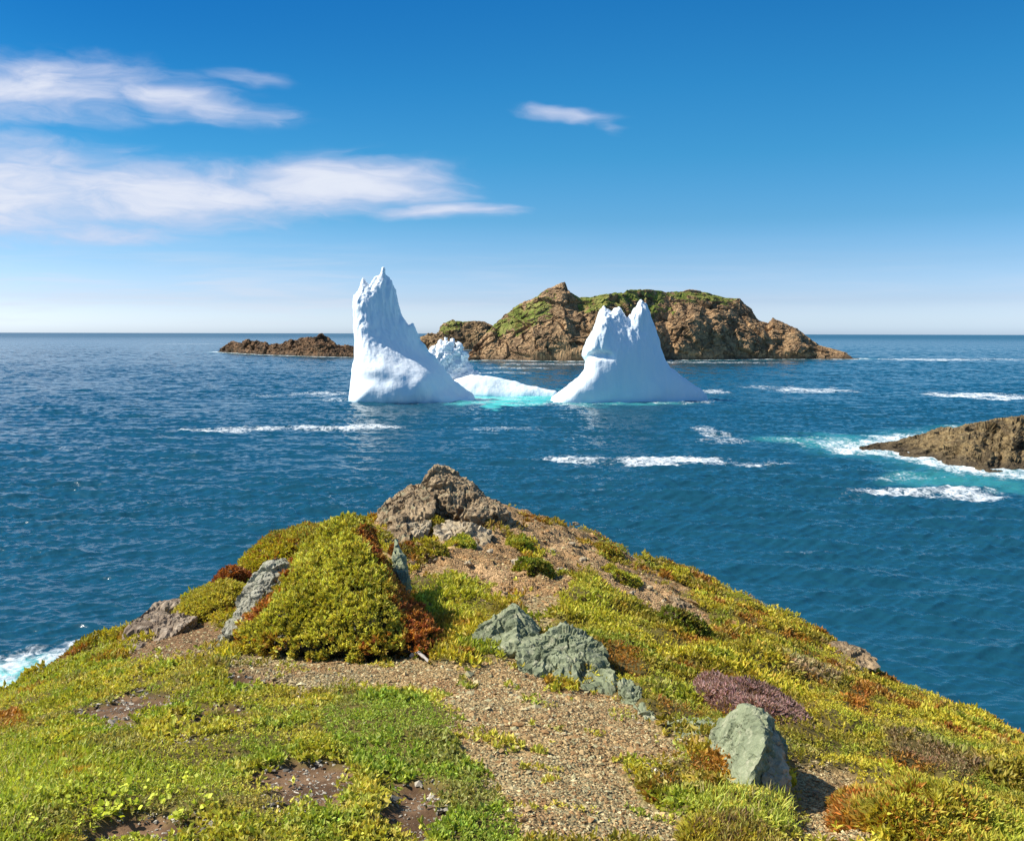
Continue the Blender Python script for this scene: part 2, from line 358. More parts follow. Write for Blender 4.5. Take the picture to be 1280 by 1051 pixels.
# ------------------------------------------------------------------ islands
SHORES = []                                              # world x,y of waterlines with a foam width
def island(name, label, cat, sky_pts, shore_pts, depth, npx, nt, prof, amp, mat, tones, seed, turf=None, back=.8, cell=20., foam=4., wet=2.0, sharp=.0):
    sp_, sh = np.array(sky_pts, float), np.array(shore_pts, float)
    px = np.linspace(sp_[0, 0], sp_[-1, 0], npx); pys = np.interp(px, sh[:, 0], sh[:, 1])
    Y0 = at_z(px, pys, 0.)[:, 1]
    prox = np.interp(px, sp_[:, 0], sp_[:, 1])
    dp = np.interp(px, [q[0] for q in depth], [q[1] for q in depth])
    Yr = Y0 + dp; Pr = at(px, prox, Yr); Zr = np.maximum(Pr[:, 2], .3)
    tt = np.r_[np.linspace(-.12, 1, nt), np.linspace(1, 1 + back, max(8, nt // 3))[1:]]
    T, PXg = np.meshgrid(tt, px); Zg = Zr[:, None]
    gx = (at(px, prox, Yr)[:, 0])[:, None] * np.ones_like(T); Yg = Y0[:, None] + T * dp[:, None]
    gul = fbm(np.stack([gx / (cell * 1.6), np.full_like(gx, seed), T * .8], -1), 3)          # gullies and buttresses
    tc = np.clip(T, 0, 1); e = prof * np.exp(gul * .55)
    z = np.where(T < 0, T * 25, np.where(T <= 1, Zg * tc ** e, Zg * (1 - ((T - 1) / back) ** 2) - 2 * (T - 1)))
    Yg = Yg + gul * np.minimum(dp[:, None] * .22, 9) * np.sin(np.pi * np.clip(T, 0, 1)) 
    P = np.stack([gx * Yg / Yr[:, None], Yg, z], -1); N = grid_normals(P)
    N = np.where(N[..., 2:3] < 0, -N, N)
    q = P / cell; tilt = np.stack([q[..., 0] + q[..., 2] * .5, q[..., 1], q[..., 2] * 1.25 - q[..., 0] * .3], -1)
    d = facets(tilt + seed) * 1.0 + facets(tilt * 2.7 + seed) * .5 + facets(tilt * 6.5 + seed) * .22 + (ridged(tilt * 1.4 + seed, 4) - 1.2) * .25
    k = amp * np.clip(z / (amp * 2) + .25, 0.12, 1) * np.where(T > .9, .45 + sharp, 1)
    P = P + N * (d * k)[..., None]
    P[..., 2] = np.where(T <= -.1, -4, P[..., 2])
    N2 = grid_normals(P); N2 = np.where(N2[..., 2:3] < 0, -N2, N2)
    f = fbm(P / cell * 1.7 + seed, 5)[..., None]; g2 = fbm(P / cell * np.array([9, 9, 14]) + 3, 3)[..., None]
    col = mix(np.array(tones[0]), np.array(tones[1]), sstep(-.45, .4, f)); col = mix(col, np.array(tones[2]), sstep(.05, .6, g2) * .75)
    wetm = sstep(wet * 1.4, wet * .5, P[..., 2] + fbm(P / cell * 4, 2) * wet * .6)[..., None]; col = mix(col, np.array(tones[3]), wetm * .85)
    o = mesh(name, P.reshape(-1, 3), grid_faces(len(px), len(tt)), mat, cols=col.reshape(-1, 3), smooth=False)
    tag(o, label, cat)
    fr = P[:, np.argmin(np.abs(tt)) + 1]; SHORES.append((P[..., :2][(np.abs(P[..., 2]) < max(.8, amp * .5)) & (T > -.1)], foam))
    if turf:
        ppx, ppy = proj(P.reshape(-1, 3)); sel = np.full(ppx.shape, -1e9)
        for pl, soft in turf: sel = np.maximum(sel, poly_sd(ppx, ppy, pl) / soft)
        msk = sel.reshape(T.shape) + fbm(P / cell * 3.5, 4) * 1.3 + (N2[..., 2] - .55) * 1.2
        msk = np.where(T > 1.25, -1, msk); gf = grid_faces(len(px), len(tt)); keep = (msk.reshape(-1)[gf] > .05).all(1)
        gf = gf[keep]; used, inv = np.unique(gf, return_inverse=True)
        TV = (P + N2 * (.12 + .7 * np.clip(msk, 0, .6) * (.6 + .6 * fbm(P / 1.6, 2)))[..., None] * (amp / 5)).reshape(-1, 3)[used]
        fc = fbm(TV / 9., 4)[:, None]; tcC = mix(np.array((.15, .185, .045)), np.array((.27, .265, .09)), sstep(-.4, .45, fc))
        tcC = mix(tcC, np.array((.16, .10, .045)), sstep(.25, .7, fbm(TV / 5. + 40, 3)[:, None]) * .7)
        mesh('grass_cover', TV, inv.reshape(-1, 4), M['turf'], o, tcC)
    return o
BR = [(.19, .115, .06), (.45, .28, .14), (.56, .38, .2), (.06, .04, .026)]
island('rocky_island', 'large brown rocky island with grassy top behind the icebergs', 'island',
       [(566, 453), (578, 450), (590, 440), (600, 425), (615, 408), (632, 392), (650, 379), (672, 371), (683, 361), (697, 355), (706, 352), (712, 365), (722, 372), (740, 371),
        (765, 367), (800, 362), (830, 366), (850, 366), (862, 363), (880, 366), (905, 371), (925, 374), (937, 386), (950, 400), (960, 403), (966, 398), (985, 404), (1000, 414),
        (1015, 426), (1035, 434), (1055, 440), (1064, 447), (1074, 452)],
       [(566, 452), (600, 450), (680, 451), (760, 452), (860, 450), (960, 449), (1074, 449)],
       [(566, 14), (600, 30), (650, 44), (700, 40), (760, 60), (900, 60), (960, 42), (1030, 26), (1074, 12)], 640, 190, .62, 3.1, M['island_rock'], BR, 3.3,
       turf=[([(612, 412), (640, 386), (672, 370), (690, 372), (686, 395), (650, 415), (625, 418)], 9), ([(718, 368), (800, 360), (845, 364), (900, 366), (930, 374), (900, 380), (850, 376), (790, 380), (745, 388), (725, 388)], 7),
             ([(760, 380), (820, 380), (840, 392), (800, 396)], 9)], foam=7, cell=22)
island('rocky_islet', 'small ochre islet with green cap behind the crumbled ice', 'islet',
       [(500, 436), (520, 428), (530, 420), (540, 416), (548, 418), (553, 406), (565, 402), (585, 401), (600, 402), (612, 405), (625, 412), (640, 436)],
       [(500, 436), (560, 437), (640, 437)], [(500, 12), (560, 40), (610, 40), (640, 14)], 200, 60, .5, 5.0, M['island_rock'],
       [(.13, .085, .045), (.30, .19, .09), (.38, .27, .14), (.05, .035, .025)], 8.1, turf=[([(548, 418), (555, 405), (566, 401), (580, 401), (575, 412), (560, 418)], 6)], foam=7, cell=26)
island('sea_skerry', 'long low dark brown skerry left of the tall iceberg', 'skerry',
       [(272, 441), (280, 434), (290, 427), (300, 428), (312, 425), (330, 429), (350, 430), (360, 428), (375, 424), (388, 420), (402, 419), (410, 424), (422, 431), (440, 434), (460, 436), (480, 443)],
       [(272, 440), (320, 443), (400, 446), (480, 447)], [(272, 8), (330, 16), (400, 24), (480, 12)], 300, 70, .5, 3.2, M['island_rock'],
       [(.06, .036, .022), (.20, .105, .052), (.27, .165, .08), (.03, .02, .015)], 5.7, foam=6, cell=13, sharp=.3)
island('tidal_islet', 'low tan and black rock islet ringed by surf at right', 'islet',
       [(1074, 566), (1084, 560), (1100, 555), (1112, 552), (1130, 548), (1150, 545), (1165, 539), (1180, 536), (1200, 533), (1215, 530), (1235, 526), (1255, 523), (1280, 521), (1340, 516), (1420, 520), (1500, 540)],
       [(1074, 564), (1100, 565), (1120, 567), (1140, 570), (1165, 574), (1190, 580), (1210, 586), (1240, 590), (1280, 588), (1400, 592), (1500, 590)],
       [(1074, 4), (1100, 10), (1150, 18), (1215, 30), (1280, 38), (1400, 45), (1500, 30)], 330, 130, .75, .85, M['islet_rock'],
       [(.09, .06, .03), (.25, .17, .075), (.36, .28, .14), (.03, .022, .015)], 1.9, foam=4.5, cell=4.2, wet=1.0)

# ------------------------------------------------------------------ icebergs
def ice(name, outline, Y0, h, yb, relief, infl, noise_amp, seed, parent=None, flute=.0, lump=0., cap=60, thick_back=1.0, blue=None, groove=None):
    """a body of ice: front and back surfaces that meet along the outline, the front sculpted by depth marks"""
    k = Y0 / FPX; ol = np.array([(at(px, py, Y0)[0], at(px, py, Y0)[2]) for px, py in outline])
    x = np.arange(ol[:, 0].min() - 2, ol[:, 0].max() + 2, h); z = np.arange(max(-3.5, ol[:, 1].min() - 1), ol[:, 1].max() + 2, h)
    X, Z = np.meshgrid(x, z, indexing='ij'); D = poly_sd(X, Z, ol)
    D = D + fbm(np.stack([X * .45, Z * .3, np.full_like(X, seed)], -1), 3) * .28
    rp = np.array([(at(px, py, Y0)[0], at(px, py, Y0)[2], d) for px, py, d in relief]); T = TPS(rp[:, :2], rp[:, 2], 1e-3)
    rel = np.clip(T(X, Z), -2, cap)
    if groove:                                           # an undercut worn by the waves
        gu, gv, gy, gw, gd = groove; gp0, gp1 = at(gu, gy, Y0), at(gv, gy, Y0); sl = (X - gp0[0]) / (gp1[0] - gp0[0])
        zc = gp0[2] + .8 * np.sin(sl * 3) ; wz = gw * k
        rel = rel - gd * np.exp(-((Z - zc) / wz) ** 2) * sstep(-.05, .2, sl) * sstep(1.05, .8, sl)
    edge = np.sqrt(1 - np.exp(-np.clip(D, 0, None) / infl))
    tf = np.where(D > 0, edge * (rel + 1.5), D * 4); tb = np.where(D > 0, np.sqrt(np.clip(D, 0, None) * yb) * thick_back, D * 4)
    y = np.arange(-tf.max() - 2.5, tb.max() + 2.5, h)
    F = np.maximum(-tf[:, None, :] - y[None, :, None], y[None, :, None] - tb[:, None, :])
    F += (y[None, :, None] ** 2) * 0
    V, Q = surface_nets(F.astype(np.float32), np.array([x[0], y[0], z[0]]), h); V[:, 1] += Y0
    for _ in range(2):                                   # soften the cell steps
        acc = np.zeros_like(V); cn = np.zeros(len(V))
        for a, b_ in ((0, 1), (1, 2), (2, 3), (3, 0)):
            for i, j in ((a, b_), (b_, a)):
                for ax in range(3): acc[:, ax] += np.bincount(Q[:, i], V[Q[:, j], ax], len(V))
                cn += np.bincount(Q[:, i], minlength=len(V))
        V = V * .45 + .55 * acc / np.maximum(cn, 1)[:, None]
    N = vnormals(V, Q); up = sstep(0, 30, V[:, 2])
    dn = fbm(V * .16 + seed, 3) * noise_amp + fbm(V * .8 + seed, 3) * noise_amp * .12
    fl = (ridged(V * np.array([.55, .55, .07]) + seed, 3) - 1.0) * flute * sstep(6, 30, V[:, 2]); dn = dn + fl
    if lump: dn = dn + (facets(V * .38 + seed) * 1.2 + facets(V * .9 + seed) * .55 + fbm(V * 1.7, 3) * .25) * lump
    V = V + N * dn[:, None]
    bl = np.clip(.18 * sstep(.1, -.7, fl) + .5 * sstep(1.6, .1, V[:, 2]), 0, .6)
    if blue is not None: bl = np.maximum(bl, blue(V))
    return mesh(name, V, Q, M['ice'], parent, smooth=True, attrs={'blue': bl})
YB = 268.
tall = ice('iceberg', [(437, 515), (438, 490), (440, 470), (443, 450), (444, 425), (442, 405), (440, 385), (443, 368), (450, 358), (454, 347), (458, 354), (462, 357), (469, 347), (474, 343), (479, 334), (483, 343), (489, 351),
            (494, 362), (498, 380), (502, 394), (507, 402), (511, 407), (516, 404), (520, 414), (527, 426), (535, 436), (545, 448), (556, 460), (566, 474), (580, 484), (592, 492), (600, 515)], YB, .32, 10,
           [(455, 352, 1.5), (452, 380, 5.5), (449, 410, 8), (452, 432, 10), (463, 447, 12), (486, 457, 13.5), (510, 464, 14), (533, 471, 13),
            (480, 350, .5), (492, 380, .5), (475, 385, 2.2), (505, 405, .5), (478, 410, 3.5), (515, 430, 1), (490, 432, 5.5), (530, 447, 1.5), (512, 448, 6.5), (548, 463, 2.5), (540, 462, 5.5), (565, 482, 3), (580, 492, 2),
            (441, 400, 5), (441, 440, 8), (440, 480, 11), (460, 470, 13), (490, 475, 15), (520, 480, 15), (545, 488, 11), (440, 500, 12), (480, 500, 17), (520, 500, 17), (555, 500, 12), (585, 500, 5), (480, 514, 18), (545, 514, 14), (600, 514, 4), (440, 514, 12)],
           3.2, .22, 2.0, flute=.42, groove=(446, 532, 474, 7.5, .7))
tag(tall, 'tall white iceberg with a spired tower on the left', 'iceberg')
ice('ice_rubble', [(520, 515), (528, 470), (531, 448), (537, 440), (540, 434), (545, 436), (550, 425), (554, 427), (557, 420), (561, 427), (566, 425), (569, 433), (575, 430), (578, 440), (583, 441), (586, 452), (590, 458), (597, 466), (606, 476), (600, 515)], YB + 28, .3, 8,
    [(545, 440, 4), (560, 430, 3), (575, 445, 3), (560, 455, 5), (590, 465, 2.5), (550, 480, 5), (590, 490, 4)], 1.5, .7, 5.0, tall, lump=.85)
ice('ice_shelf', [(540, 515), (556, 478), (575, 472), (590, 468), (612, 470), (640, 476), (662, 482), (680, 486), (694, 488), (699, 494), (690, 515)], YB + 19, .3, 14,
    [(560, 480, 3), (590, 480, 3), (600, 470, 1), (640, 478, 1), (610, 488, 4.5), (650, 486, 3.5), (685, 491, 2), (600, 505, 5), (660, 505, 4)], 2.5, .2, 9.0, tall, thick_back=1.3)
second = ice('iceberg', [(682, 515), (690, 496), (700, 489), (712, 479), (722, 472), (730, 463), (731, 452), (727, 444), (729, 434), (735, 424), (741, 412), (746, 398), (750, 387), (755, 382), (759, 386), (763, 390),
            (768, 385), (774, 385), (778, 392), (783, 398), (788, 394), (793, 386), (798, 379), (801, 372), (805, 378), (810, 383), (814, 394), (818, 406), (822, 420), (827, 436), (832, 450), (842, 462), (858, 474), (872, 484), (884, 493), (890, 515)], YB, .3, 11,
           [(755, 386, 2), (751, 396, 5), (745, 410, 6.6), (750, 420, 7.2), (733, 430, 7.6), (742, 437, 7.6), (758, 436, 7.6), (737, 452, 8.4), (735, 462, 9.4), (722, 476, 10.6), (708, 486, 11), (695, 495, 11), (765, 460, 8.4), (760, 490, 9.2), (745, 512, 10.4), (700, 512, 11),
            (775, 390, 2.3), (800, 378, 1), (798, 395, 3.0), (785, 402, 2.4), (790, 420, 4.4), (812, 400, .8), (820, 430, 1.2), (800, 440, 4.6), (780, 465, 7.0), (825, 460, 2.5), (820, 490, 5), (850, 480, 1.5), (870, 495, 1), (800, 512, 7), (860, 512, 2.5)],
           .8, .2, 6.0, flute=.5, groove=(726, 764, 446, 4, 1.6))
tag(second, 'pale blue double peaked iceberg in front of the big island', 'iceberg')

# ------------------------------------------------------------------ sea
def build_sea():
    rr = [2.0, 6, 12, 20, 28, 34]; r = 36.0
    while r < 4000: rr.append(r); r += min(.40 * r * r / 17720 + .015, .0037 * r)
    while r < 60000: rr.append(r); r *= 1.08
    rr = np.array(rr + [60000.]); a = list(np.arange(-36, 36.001, .075)); st = .2
    while a[-1] < 170: a.append(a[-1] + st); st = min(st * 1.18, 6)
    a = a[:-1] if a[-1] > 178 else a; pos_ = np.array([q for q in a if q > 36]); an = np.r_[-pos_[::-1], np.array([q for q in a if q <= 36])] * math.pi / 180
    RR, AA = np.meshgrid(rr, an, indexing='ij'); X = RR * np.sin(AA); Y = RR * np.cos(AA)
    sp_r = np.gradient(rr)[:, None]; sp_a = np.gradient(an)[None, :] * RR
    rng = np.random.default_rng(11); Z = np.zeros_like(X); DX = np.zeros_like(X); DY = np.zeros_like(X)
    P2 = np.stack([X, Y], -1); near = (RR < 2500)
    gust = 1 + .55 * np.clip(n2(P2, 1 / 60., 2.0, 3), -.6, .15) + .12 * n2(P2, 1 / 15., 5.0, 2)
    rs = np.maximum(sp_r, 0) + 0 * RR; 
    for i in range(88):
        L = .38 * (11 / .38) ** ((i + rng.random()) / 88); th = R(190) + rng.normal() * .52; k = 2 * math.pi / L
        kx, ky = k * math.sin(th), k * math.cos(th); amp = .0086 * L * (1.2 if L < 2.5 else .62); ph = rng.random() * 6.28
        lam_ok = sstep(.55, 1.5, L / np.maximum(np.abs(ky) / k * sp_r + np.abs(kx) / k * sp_a, 1e-6))
        g = amp * lam_ok; arg = kx * X + ky * Y + ph; c_, s_ = np.cos(arg), np.sin(arg)
        Z += g * c_; DX -= g * .45 * kx / k * s_; DY -= g * .45 * ky / k * s_
    Z *= gust; DX *= gust; DY *= gust
    # foam: streaks where swells break, surf along every waterline
    FO = np.zeros_like(X); TQ = np.zeros_like(X); ax, ay = X.copy(), Y.copy()
    wob = n2(P2, 1 / 9., 3.0, 3)
    def ell(px, py, hw, hh):
        c0 = at_z(px, py, 0.); k = c0[1] / FPX; wx = hw * k; wy = hh * c0[1] ** 2 / (20 * FPX)
        return ((X - c0[0] + wob * wx * .12) / wx) ** 2 + ((Y - c0[1] + wob * wy * .9) / wy) ** 2
    for px, py, hw, hh, am in [(262, 539, 60, 3.5, .95), (340, 536, 80, 3, .85), (425, 534, 85, 4, 1.0), (400, 492, 40, 3, .8), (330, 495, 50, 2, .5), (825, 576, 95, 5.5, 1.05), (725, 574, 70, 3.5, .9), (930, 580, 70, 3, .8), (890, 540, 22, 9, .75), (905, 551, 50, 3, .6),
                               (1020, 488, 65, 3, .9), (960, 484, 50, 2, .6), (1222, 495, 75, 4, 1.0), (1165, 449.5, 80, 1.6, .9), (1250, 449, 50, 1.5, .7), (1160, 616, 105, 6.5, 1.0), (1225, 622, 50, 4, .9), (1020, 551, 70, 7, .6), (1060, 556, 45, 9, .9), (1130, 596, 60, 6, .6),
                               (60, 830, 95, 24, 1.0), (10, 850, 60, 18, .95), (110, 808, 60, 14, .95), (225, 757, 26, 8, .8), (640, 535, 60, 3, .5), (700, 505, 80, 3, .6), (440, 500, 60, 3, .6), (850, 502, 60, 2.5, .6), (885, 489, 26, 3, .8), (520, 503, 60, 2.5, .6),
                               (640, 460, 60, 1.5, .7), (625, 466, 50, 1.5, .7), (990, 447, 40, 1.4, .9), (700, 455, 120, 1.2, .7), (880, 453, 120, 1.2, .7), (240, 430, 60, 1, .5), (560, 455, 40, 2, .6), (90, 560, 70, 2.5, .35), (760, 640, 60, 3, .3), (1000, 690, 60, 3, .28)]:
        FO = np.maximum(FO, am * sstep(1.6, .1, ell(px, py, hw, hh)))
    for px, py, hw, hh, am in [(632, 497, 80, 9, 1.0), (560, 500, 40, 4, .6), (1050, 552, 70, 9, .35), (1190, 600, 90, 14, .3), (1000, 550, 60, 6, .3), (45, 848, 90, 26, .9), (700, 500, 40, 4, .5), (760, 503, 100, 4, .35)]:
        TQ = np.maximum(TQ, am * sstep(1.7, .1, ell(px, py, hw, hh)))
    for pts, fw in SHORES:
        b0 = pts.min(0) - fw * 3; b1 = pts.max(0) + fw * 3; m_ = (X > b0[0]) & (X < b1[0]) & (Y > b0[1]) & (Y < b1[1]); q = np.stack([X[m_], Y[m_]], 1)
        if len(pts) > 500: pts = pts[np.random.default_rng(1).choice(len(pts), 500, False)]
        d = np.full(len(q), 1e9)
        for p in pts: d = np.minimum(d, (q[:, 0] - p[0]) ** 2 + (q[:, 1] - p[1]) ** 2)
        d = np.sqrt(d) + wob[m_] * fw * .8; FO[m_] = np.maximum(FO[m_], sstep(fw * 1.9, fw * .3, d) * 1.05); TQ[m_] = np.maximum(TQ[m_], .22 * sstep(fw * 3, fw * .5, d))
    Z += .12 * np.clip(FO, 0, 1) * np.clip(n2(P2, 1.1, 9.0, 3) + .3, 0, 2) * (RR < 400)
    V = np.stack([X + DX, Y + DY, Z], -1)
    m, t, b = material('sea water'); p = t.pos(); fo = t.attr('foam', 'Fac'); tq = t.attr('turquoise', 'Fac')
    nA = t.noise(t.v('MULTIPLY', p, (.55, 1.3, 1.0)), 2.6, 4, .6, .3); nB = t.noise(t.v('MULTIPLY', p, (.32, .2, .3)), 1.0, 4, .6, .2)
    nC = t.noise(t.v('MULTIPLY', p, (.06, .028, .05)), 1.0, 4, .6, .2)
    hgt = t.m('ADD', t.m('MULTIPLY', nA, .10), t.m('ADD', t.m('MULTIPLY', nB, .55), t.m('MULTIPLY', nC, 1.6)))
    base = t.mixc(tq, (.0066, .060, .098, 1), (.09, .55, .51, 1))
    t.put(b.inputs['Base Color'], base); t.put(b.inputs['Roughness'], t.m('MULTIPLY_ADD', t.attr('far', 'Fac'), .16, .15)); t.put(b.inputs['Specular IOR Level'], t.m('MULTIPLY_ADD', t.attr('far', 'Fac'), -.12, .72)); b.inputs['IOR'].default_value = 1.33
    t.put(b.inputs['Normal'], t.bump(hgt, 1.0, .34))
    fn = t.noise(p, .9, 7, .72, 1.2); fn2 = t.noise(t.v('MULTIPLY', p, (.25, .12, .2)), 1.0, 6, .7, 1.0)
    fm = t.m('ADD', t.m('MULTIPLY', fo, .62), t.m('ADD', t.m('MULTIPLY_ADD', fn, 1.9, -.95), t.m('MULTIPLY_ADD', fn2, 1.3, -.65)))
    fa = t.m('MULTIPLY', t.step(fm, .26, .98), t.step(fo, .02, .4))
    df = t.add('ShaderNodeBsdfDiffuse'); df.inputs[0].default_value = (.80, .84, .86, 1); t.put(df.inputs['Normal'], t.bump(fn, .6, .3))
    mx = t.add('ShaderNodeMixShader'); t.put(mx.inputs[0], fa); t.l.new(b.outputs[0], mx.inputs[1]); t.l.new(df.outputs[0], mx.inputs[2]); t.l.new(mx.outputs[0], t.n['Material Output'].inputs[0])
    o = mesh('sea', V.reshape(-1, 3), grid_faces(*X.shape)[:, ::-1], m, smooth=True, attrs={'foam': FO.ravel(), 'turquoise': TQ.ravel(), 'far': sstep(300, 6000, RR).ravel()})
    return tag(o, 'choppy deep blue sea with white foam streaks', 'sea', kind='structure')
build_sea()
#HEADLAND
# ------------------------------------------------------------------ headland
CP = [(0, 1051, -2.15), (320, 1051, -2.2), (640, 1051, -2.3), (960, 1051, -2.45), (1280, 1051, -2.8), (0, 950, -2.5), (320, 950, -2.42), (640, 950, -2.45), (930, 990, -2.6), (1120, 970, -2.95), (1280, 960, -3.45),
      (60, 890, -3.05), (200, 870, -2.75), (450, 870, -2.66), (640, 870, -2.7), (760, 880, -2.8), (900, 880, -3.2), (1100, 900, -3.75), (1200, 925, -4.2),
      (150, 825, -3.15), (260, 815, -2.98), (400, 818, -2.88), (560, 822, -2.92), (690, 800, -3.05), (860, 830, -3.35), (1000, 835, -3.85),
      (400, 690, -3.05), (300, 722, -3.25), (215, 768, -3.3), (130, 797, -3.4), (0, 868, -3.5),
      (600, 745, -3.3), (690, 740, -3.35), (690, 780, -3.18), (640, 690, -3.42), (560, 690, -3.38), (520, 660, -3.4), (560, 643, -3.3), (620, 632, -3.5), (700, 662, -3.8), (735, 672, -4.0), (785, 706, -4.15), (840, 738, -4.35),
      (860, 722, -4.75), (960, 765, -5.0), (900, 790, -4.25), (1090, 850, -5.0), (1000, 800, -4.7), (1280, 932, -5.0), (1180, 888, -4.95)]
cpw = np.array([at_z(a, b, 20 + c) for a, b, c in CP])
extra = np.array([(-3, 0, 17.75), (0, 0, 17.8), (4, 0, 17.4), (-3, -6, 18.2), (3, -6, 18.2), (9, 4, 15.2), (-7.5, 3, 16.9)])
cpw = np.r_[cpw, extra]
GT = TPS(cpw[:, :2], cpw[:, 2], 2e-4)
OUTL = [(-9.5, -8), (-8.2, 2), (-6.6, 5.2)] + [tuple(at_z(a, b, 20 + c)[:2]) for a, b, c in
        [(0, 868, -3.5), (70, 835, -3.45), (130, 797, -3.4), (215, 768, -3.3), (300, 722, -3.25), (400, 682, -3.1), (465, 655, -3.4), (515, 640, -3.45), (560, 632, -3.3), (620, 626, -3.5), (680, 645, -3.75), (735, 668, -4.0), (785, 698, -4.25), (835, 716, -4.75), (900, 738, -4.95), (960, 762, -5.0), (1000, 795, -5.0), (1050, 828, -5.05), (1090, 848, -5.0), (1180, 882, -4.98), (1280, 928, -5.0)]] + [(8.6, 8.2), (11.5, 4), (14, -8)]
PXP = lambda P: proj(P)
GP = [[(255, 818), (340, 806), (430, 812), (530, 822), (575, 835), (600, 815), (660, 815), (700, 855), (760, 868), (820, 900), (868, 922), (835, 950), (790, 965), (808, 985), (840, 1010), (870, 1060), (655, 1060), (625, 1010), (600, 960), (570, 900), (520, 868), (440, 862), (370, 868), (320, 848)],
      [(648, 738), (662, 715), (708, 715), (704, 745), (692, 790), (656, 786)], [(985, 958), (1045, 975), (1085, 1005), (1150, 1060), (995, 1060), (990, 1000)]]
RS = [[(205, 772), (258, 770), (285, 790), (250, 818), (180, 825), (150, 828)]]
KN = [[(478, 655), (500, 645), (560, 640), (612, 628), (660, 640), (705, 662), (745, 690), (775, 700), (835, 730), (868, 768), (820, 760), (775, 735), (745, 712), (715, 715), (700, 740), (655, 745), (610, 740), (585, 720), (560, 710), (530, 722), (505, 715), (492, 690)],
      [(700, 650), (800, 715), (850, 740), (880, 775), (860, 780), (800, 745), (740, 705)]]
DT = [[(105, 892), (140, 876), (205, 868), (232, 878), (190, 893), (140, 905)], [(215, 905), (250, 893), (300, 890), (310, 905), (250, 922), (222, 922)], [(290, 840), (330, 840), (345, 858), (300, 862)],
      [(305, 975), (360, 960), (430, 962), (440, 988), (420, 1012), (350, 1014)], [(130, 1030), (180, 1015), (250, 1020), (270, 1060), (110, 1060)], [(478, 985), (530, 985), (548, 1020), (520, 1045), (488, 1030)], [(235, 965), (290, 945), (275, 968)], [(800, 945), (850, 985), (830, 990), (790, 960)]]
def fields(P):
    """bare-ground fields at ground points: gravel, knoll rubble, dark earth (each about -1..1)"""
    px, py = proj(P); j = n2(P[..., :2], 1.6, 4.0, 4) * 20 + n2(P[..., :2], 7., 8.0, 2) * 8
    g = np.max([poly_sd(px, py, p) for p in GP], 0) / 14 + j / 14; r_ = np.max([poly_sd(px, py, p) for p in RS], 0) / 10 + j / 16
    k = np.max([poly_sd(px, py, p) for p in KN], 0) / 8 + .9 + j / 12; d = np.max([poly_sd(px, py, p) for p in DT], 0) / 11 + j / 10 + n2(P[..., :2], 14., 6.0, 3) * 1.3
    vis = P[..., 1] > 1.5
    return np.where(vis, g, -3), np.where(vis, np.maximum(r_, -3), -3), np.where(vis, k, -3), np.where(vis, d, -3), px, py
def ground(x, y):
    x = np.asarray(x, float); y = np.asarray(y, float); sh = x.shape; x = x.ravel(); y = y.ravel()
    d = poly_sd(x, y, OUTL); nx, ny = poly_near(x, y, OUTL); o = d < 0; qx = np.where(o, nx, x); qy = np.where(o, ny, y)
    z = GT(qx, qy); q = np.stack([x, y], -1); dd = np.clip(-d, 0, None)
    z = z + n2(q, .9, 1.0, 3) * .05 + n2(q, 3.2, 2.0, 3) * .02
    ro = np.clip(1.2 - d, 0, None) * 0
    z = z - dd * .55 - .42 * dd ** 2 * sstep(0, 1.5, dd) - ro + n2(q, .35, 6.0, 4) * np.clip(dd, 0, 6) * .35
    P = np.stack([q[:, 0], q[:, 1], z], -1); g, r_, k, dt, px, py = fields(P)
    bare = np.max([g, r_, k, dt], 0); cover = sstep(.6, -1.0, bare)
    right = sstep(560, 760, px) * (P[:, 1] > 3) + sstep(9, 11, P[:, 1]) * (1 - sstep(560, 760, px))
    lump = np.clip(n2(q, 2.3, 12.0, 3) + .25, 0, 1.2) * .10 + np.clip(n2(q, .8, 3.0, 2), -.5, 1) * .10
    z = z + cover * np.clip(right, 0, 1) * lump + cover * .02
    kk = sstep(-.2, 1.2, k); w3 = np.stack([x * 2.1, y * 2.1, z * 2.1], -1)
    z = z + kk * (np.clip(facets(w3), -.5, .6) * .10 + np.clip(facets(w3 * 2.6), -.5, .5) * .04 + n2(q, .7, 8.0, 2) * .06)
    z = z - sstep(0, 1, dt) * .025
    return np.maximum(z, -4 - .01 * dd).reshape(sh)
def gnormal(x, y, e=.04):
    a = (ground(x + e, y) - ground(x - e, y)) / (2 * e); b = (ground(x, y + e) - ground(x, y - e)) / (2 * e)
    n = np.stack([-a, -b, np.ones_like(a)], -1); return n / np.linalg.norm(n, axis=-1, keepdims=True)
def axis(lo, a, b, hi, fine, coarse):
    return np.r_[np.arange(lo, a, coarse), np.arange(a, b, fine), np.arange(b, hi, coarse)]
gx = axis(-30, -7.2, 8.6, 34, .055, .3); gy = axis(-12, 2.2, 19.5, 40, .055, .3)
GX, GY = np.meshgrid(gx, gy, indexing='ij'); GZ = ground(GX, GY); GPT = np.stack([GX, GY, GZ], -1)
g, r_, k, dt, ppx, ppy = fields(GPT); E3 = lambda a: a[..., None]
nlow = E3(n2(GPT[..., :2], .8, 2.0, 4)); nhi = E3(n2(GPT[..., :2], 5., 5.0, 3))
soilc = mix(np.array((.10, .08, .03)), np.array((.17, .14, .04)), sstep(-.4, .5, nlow))
grav = mix(np.array((.29, .21, .11)), np.array((.27, .225, .13)), sstep(-.3, .4, nlow)); grav = mix(grav, np.array((.22, .12, .06)), sstep(.15, .6, E3(n2(GPT[..., :2], 1.5, 22., 3))) * .7)
knc = mix(np.array((.30, .19, .10)), np.array((.39, .265, .155)), sstep(-.4, .4, nlow)); knc = mix(knc, np.array((.20, .135, .075)), sstep(.0, .6, nhi))
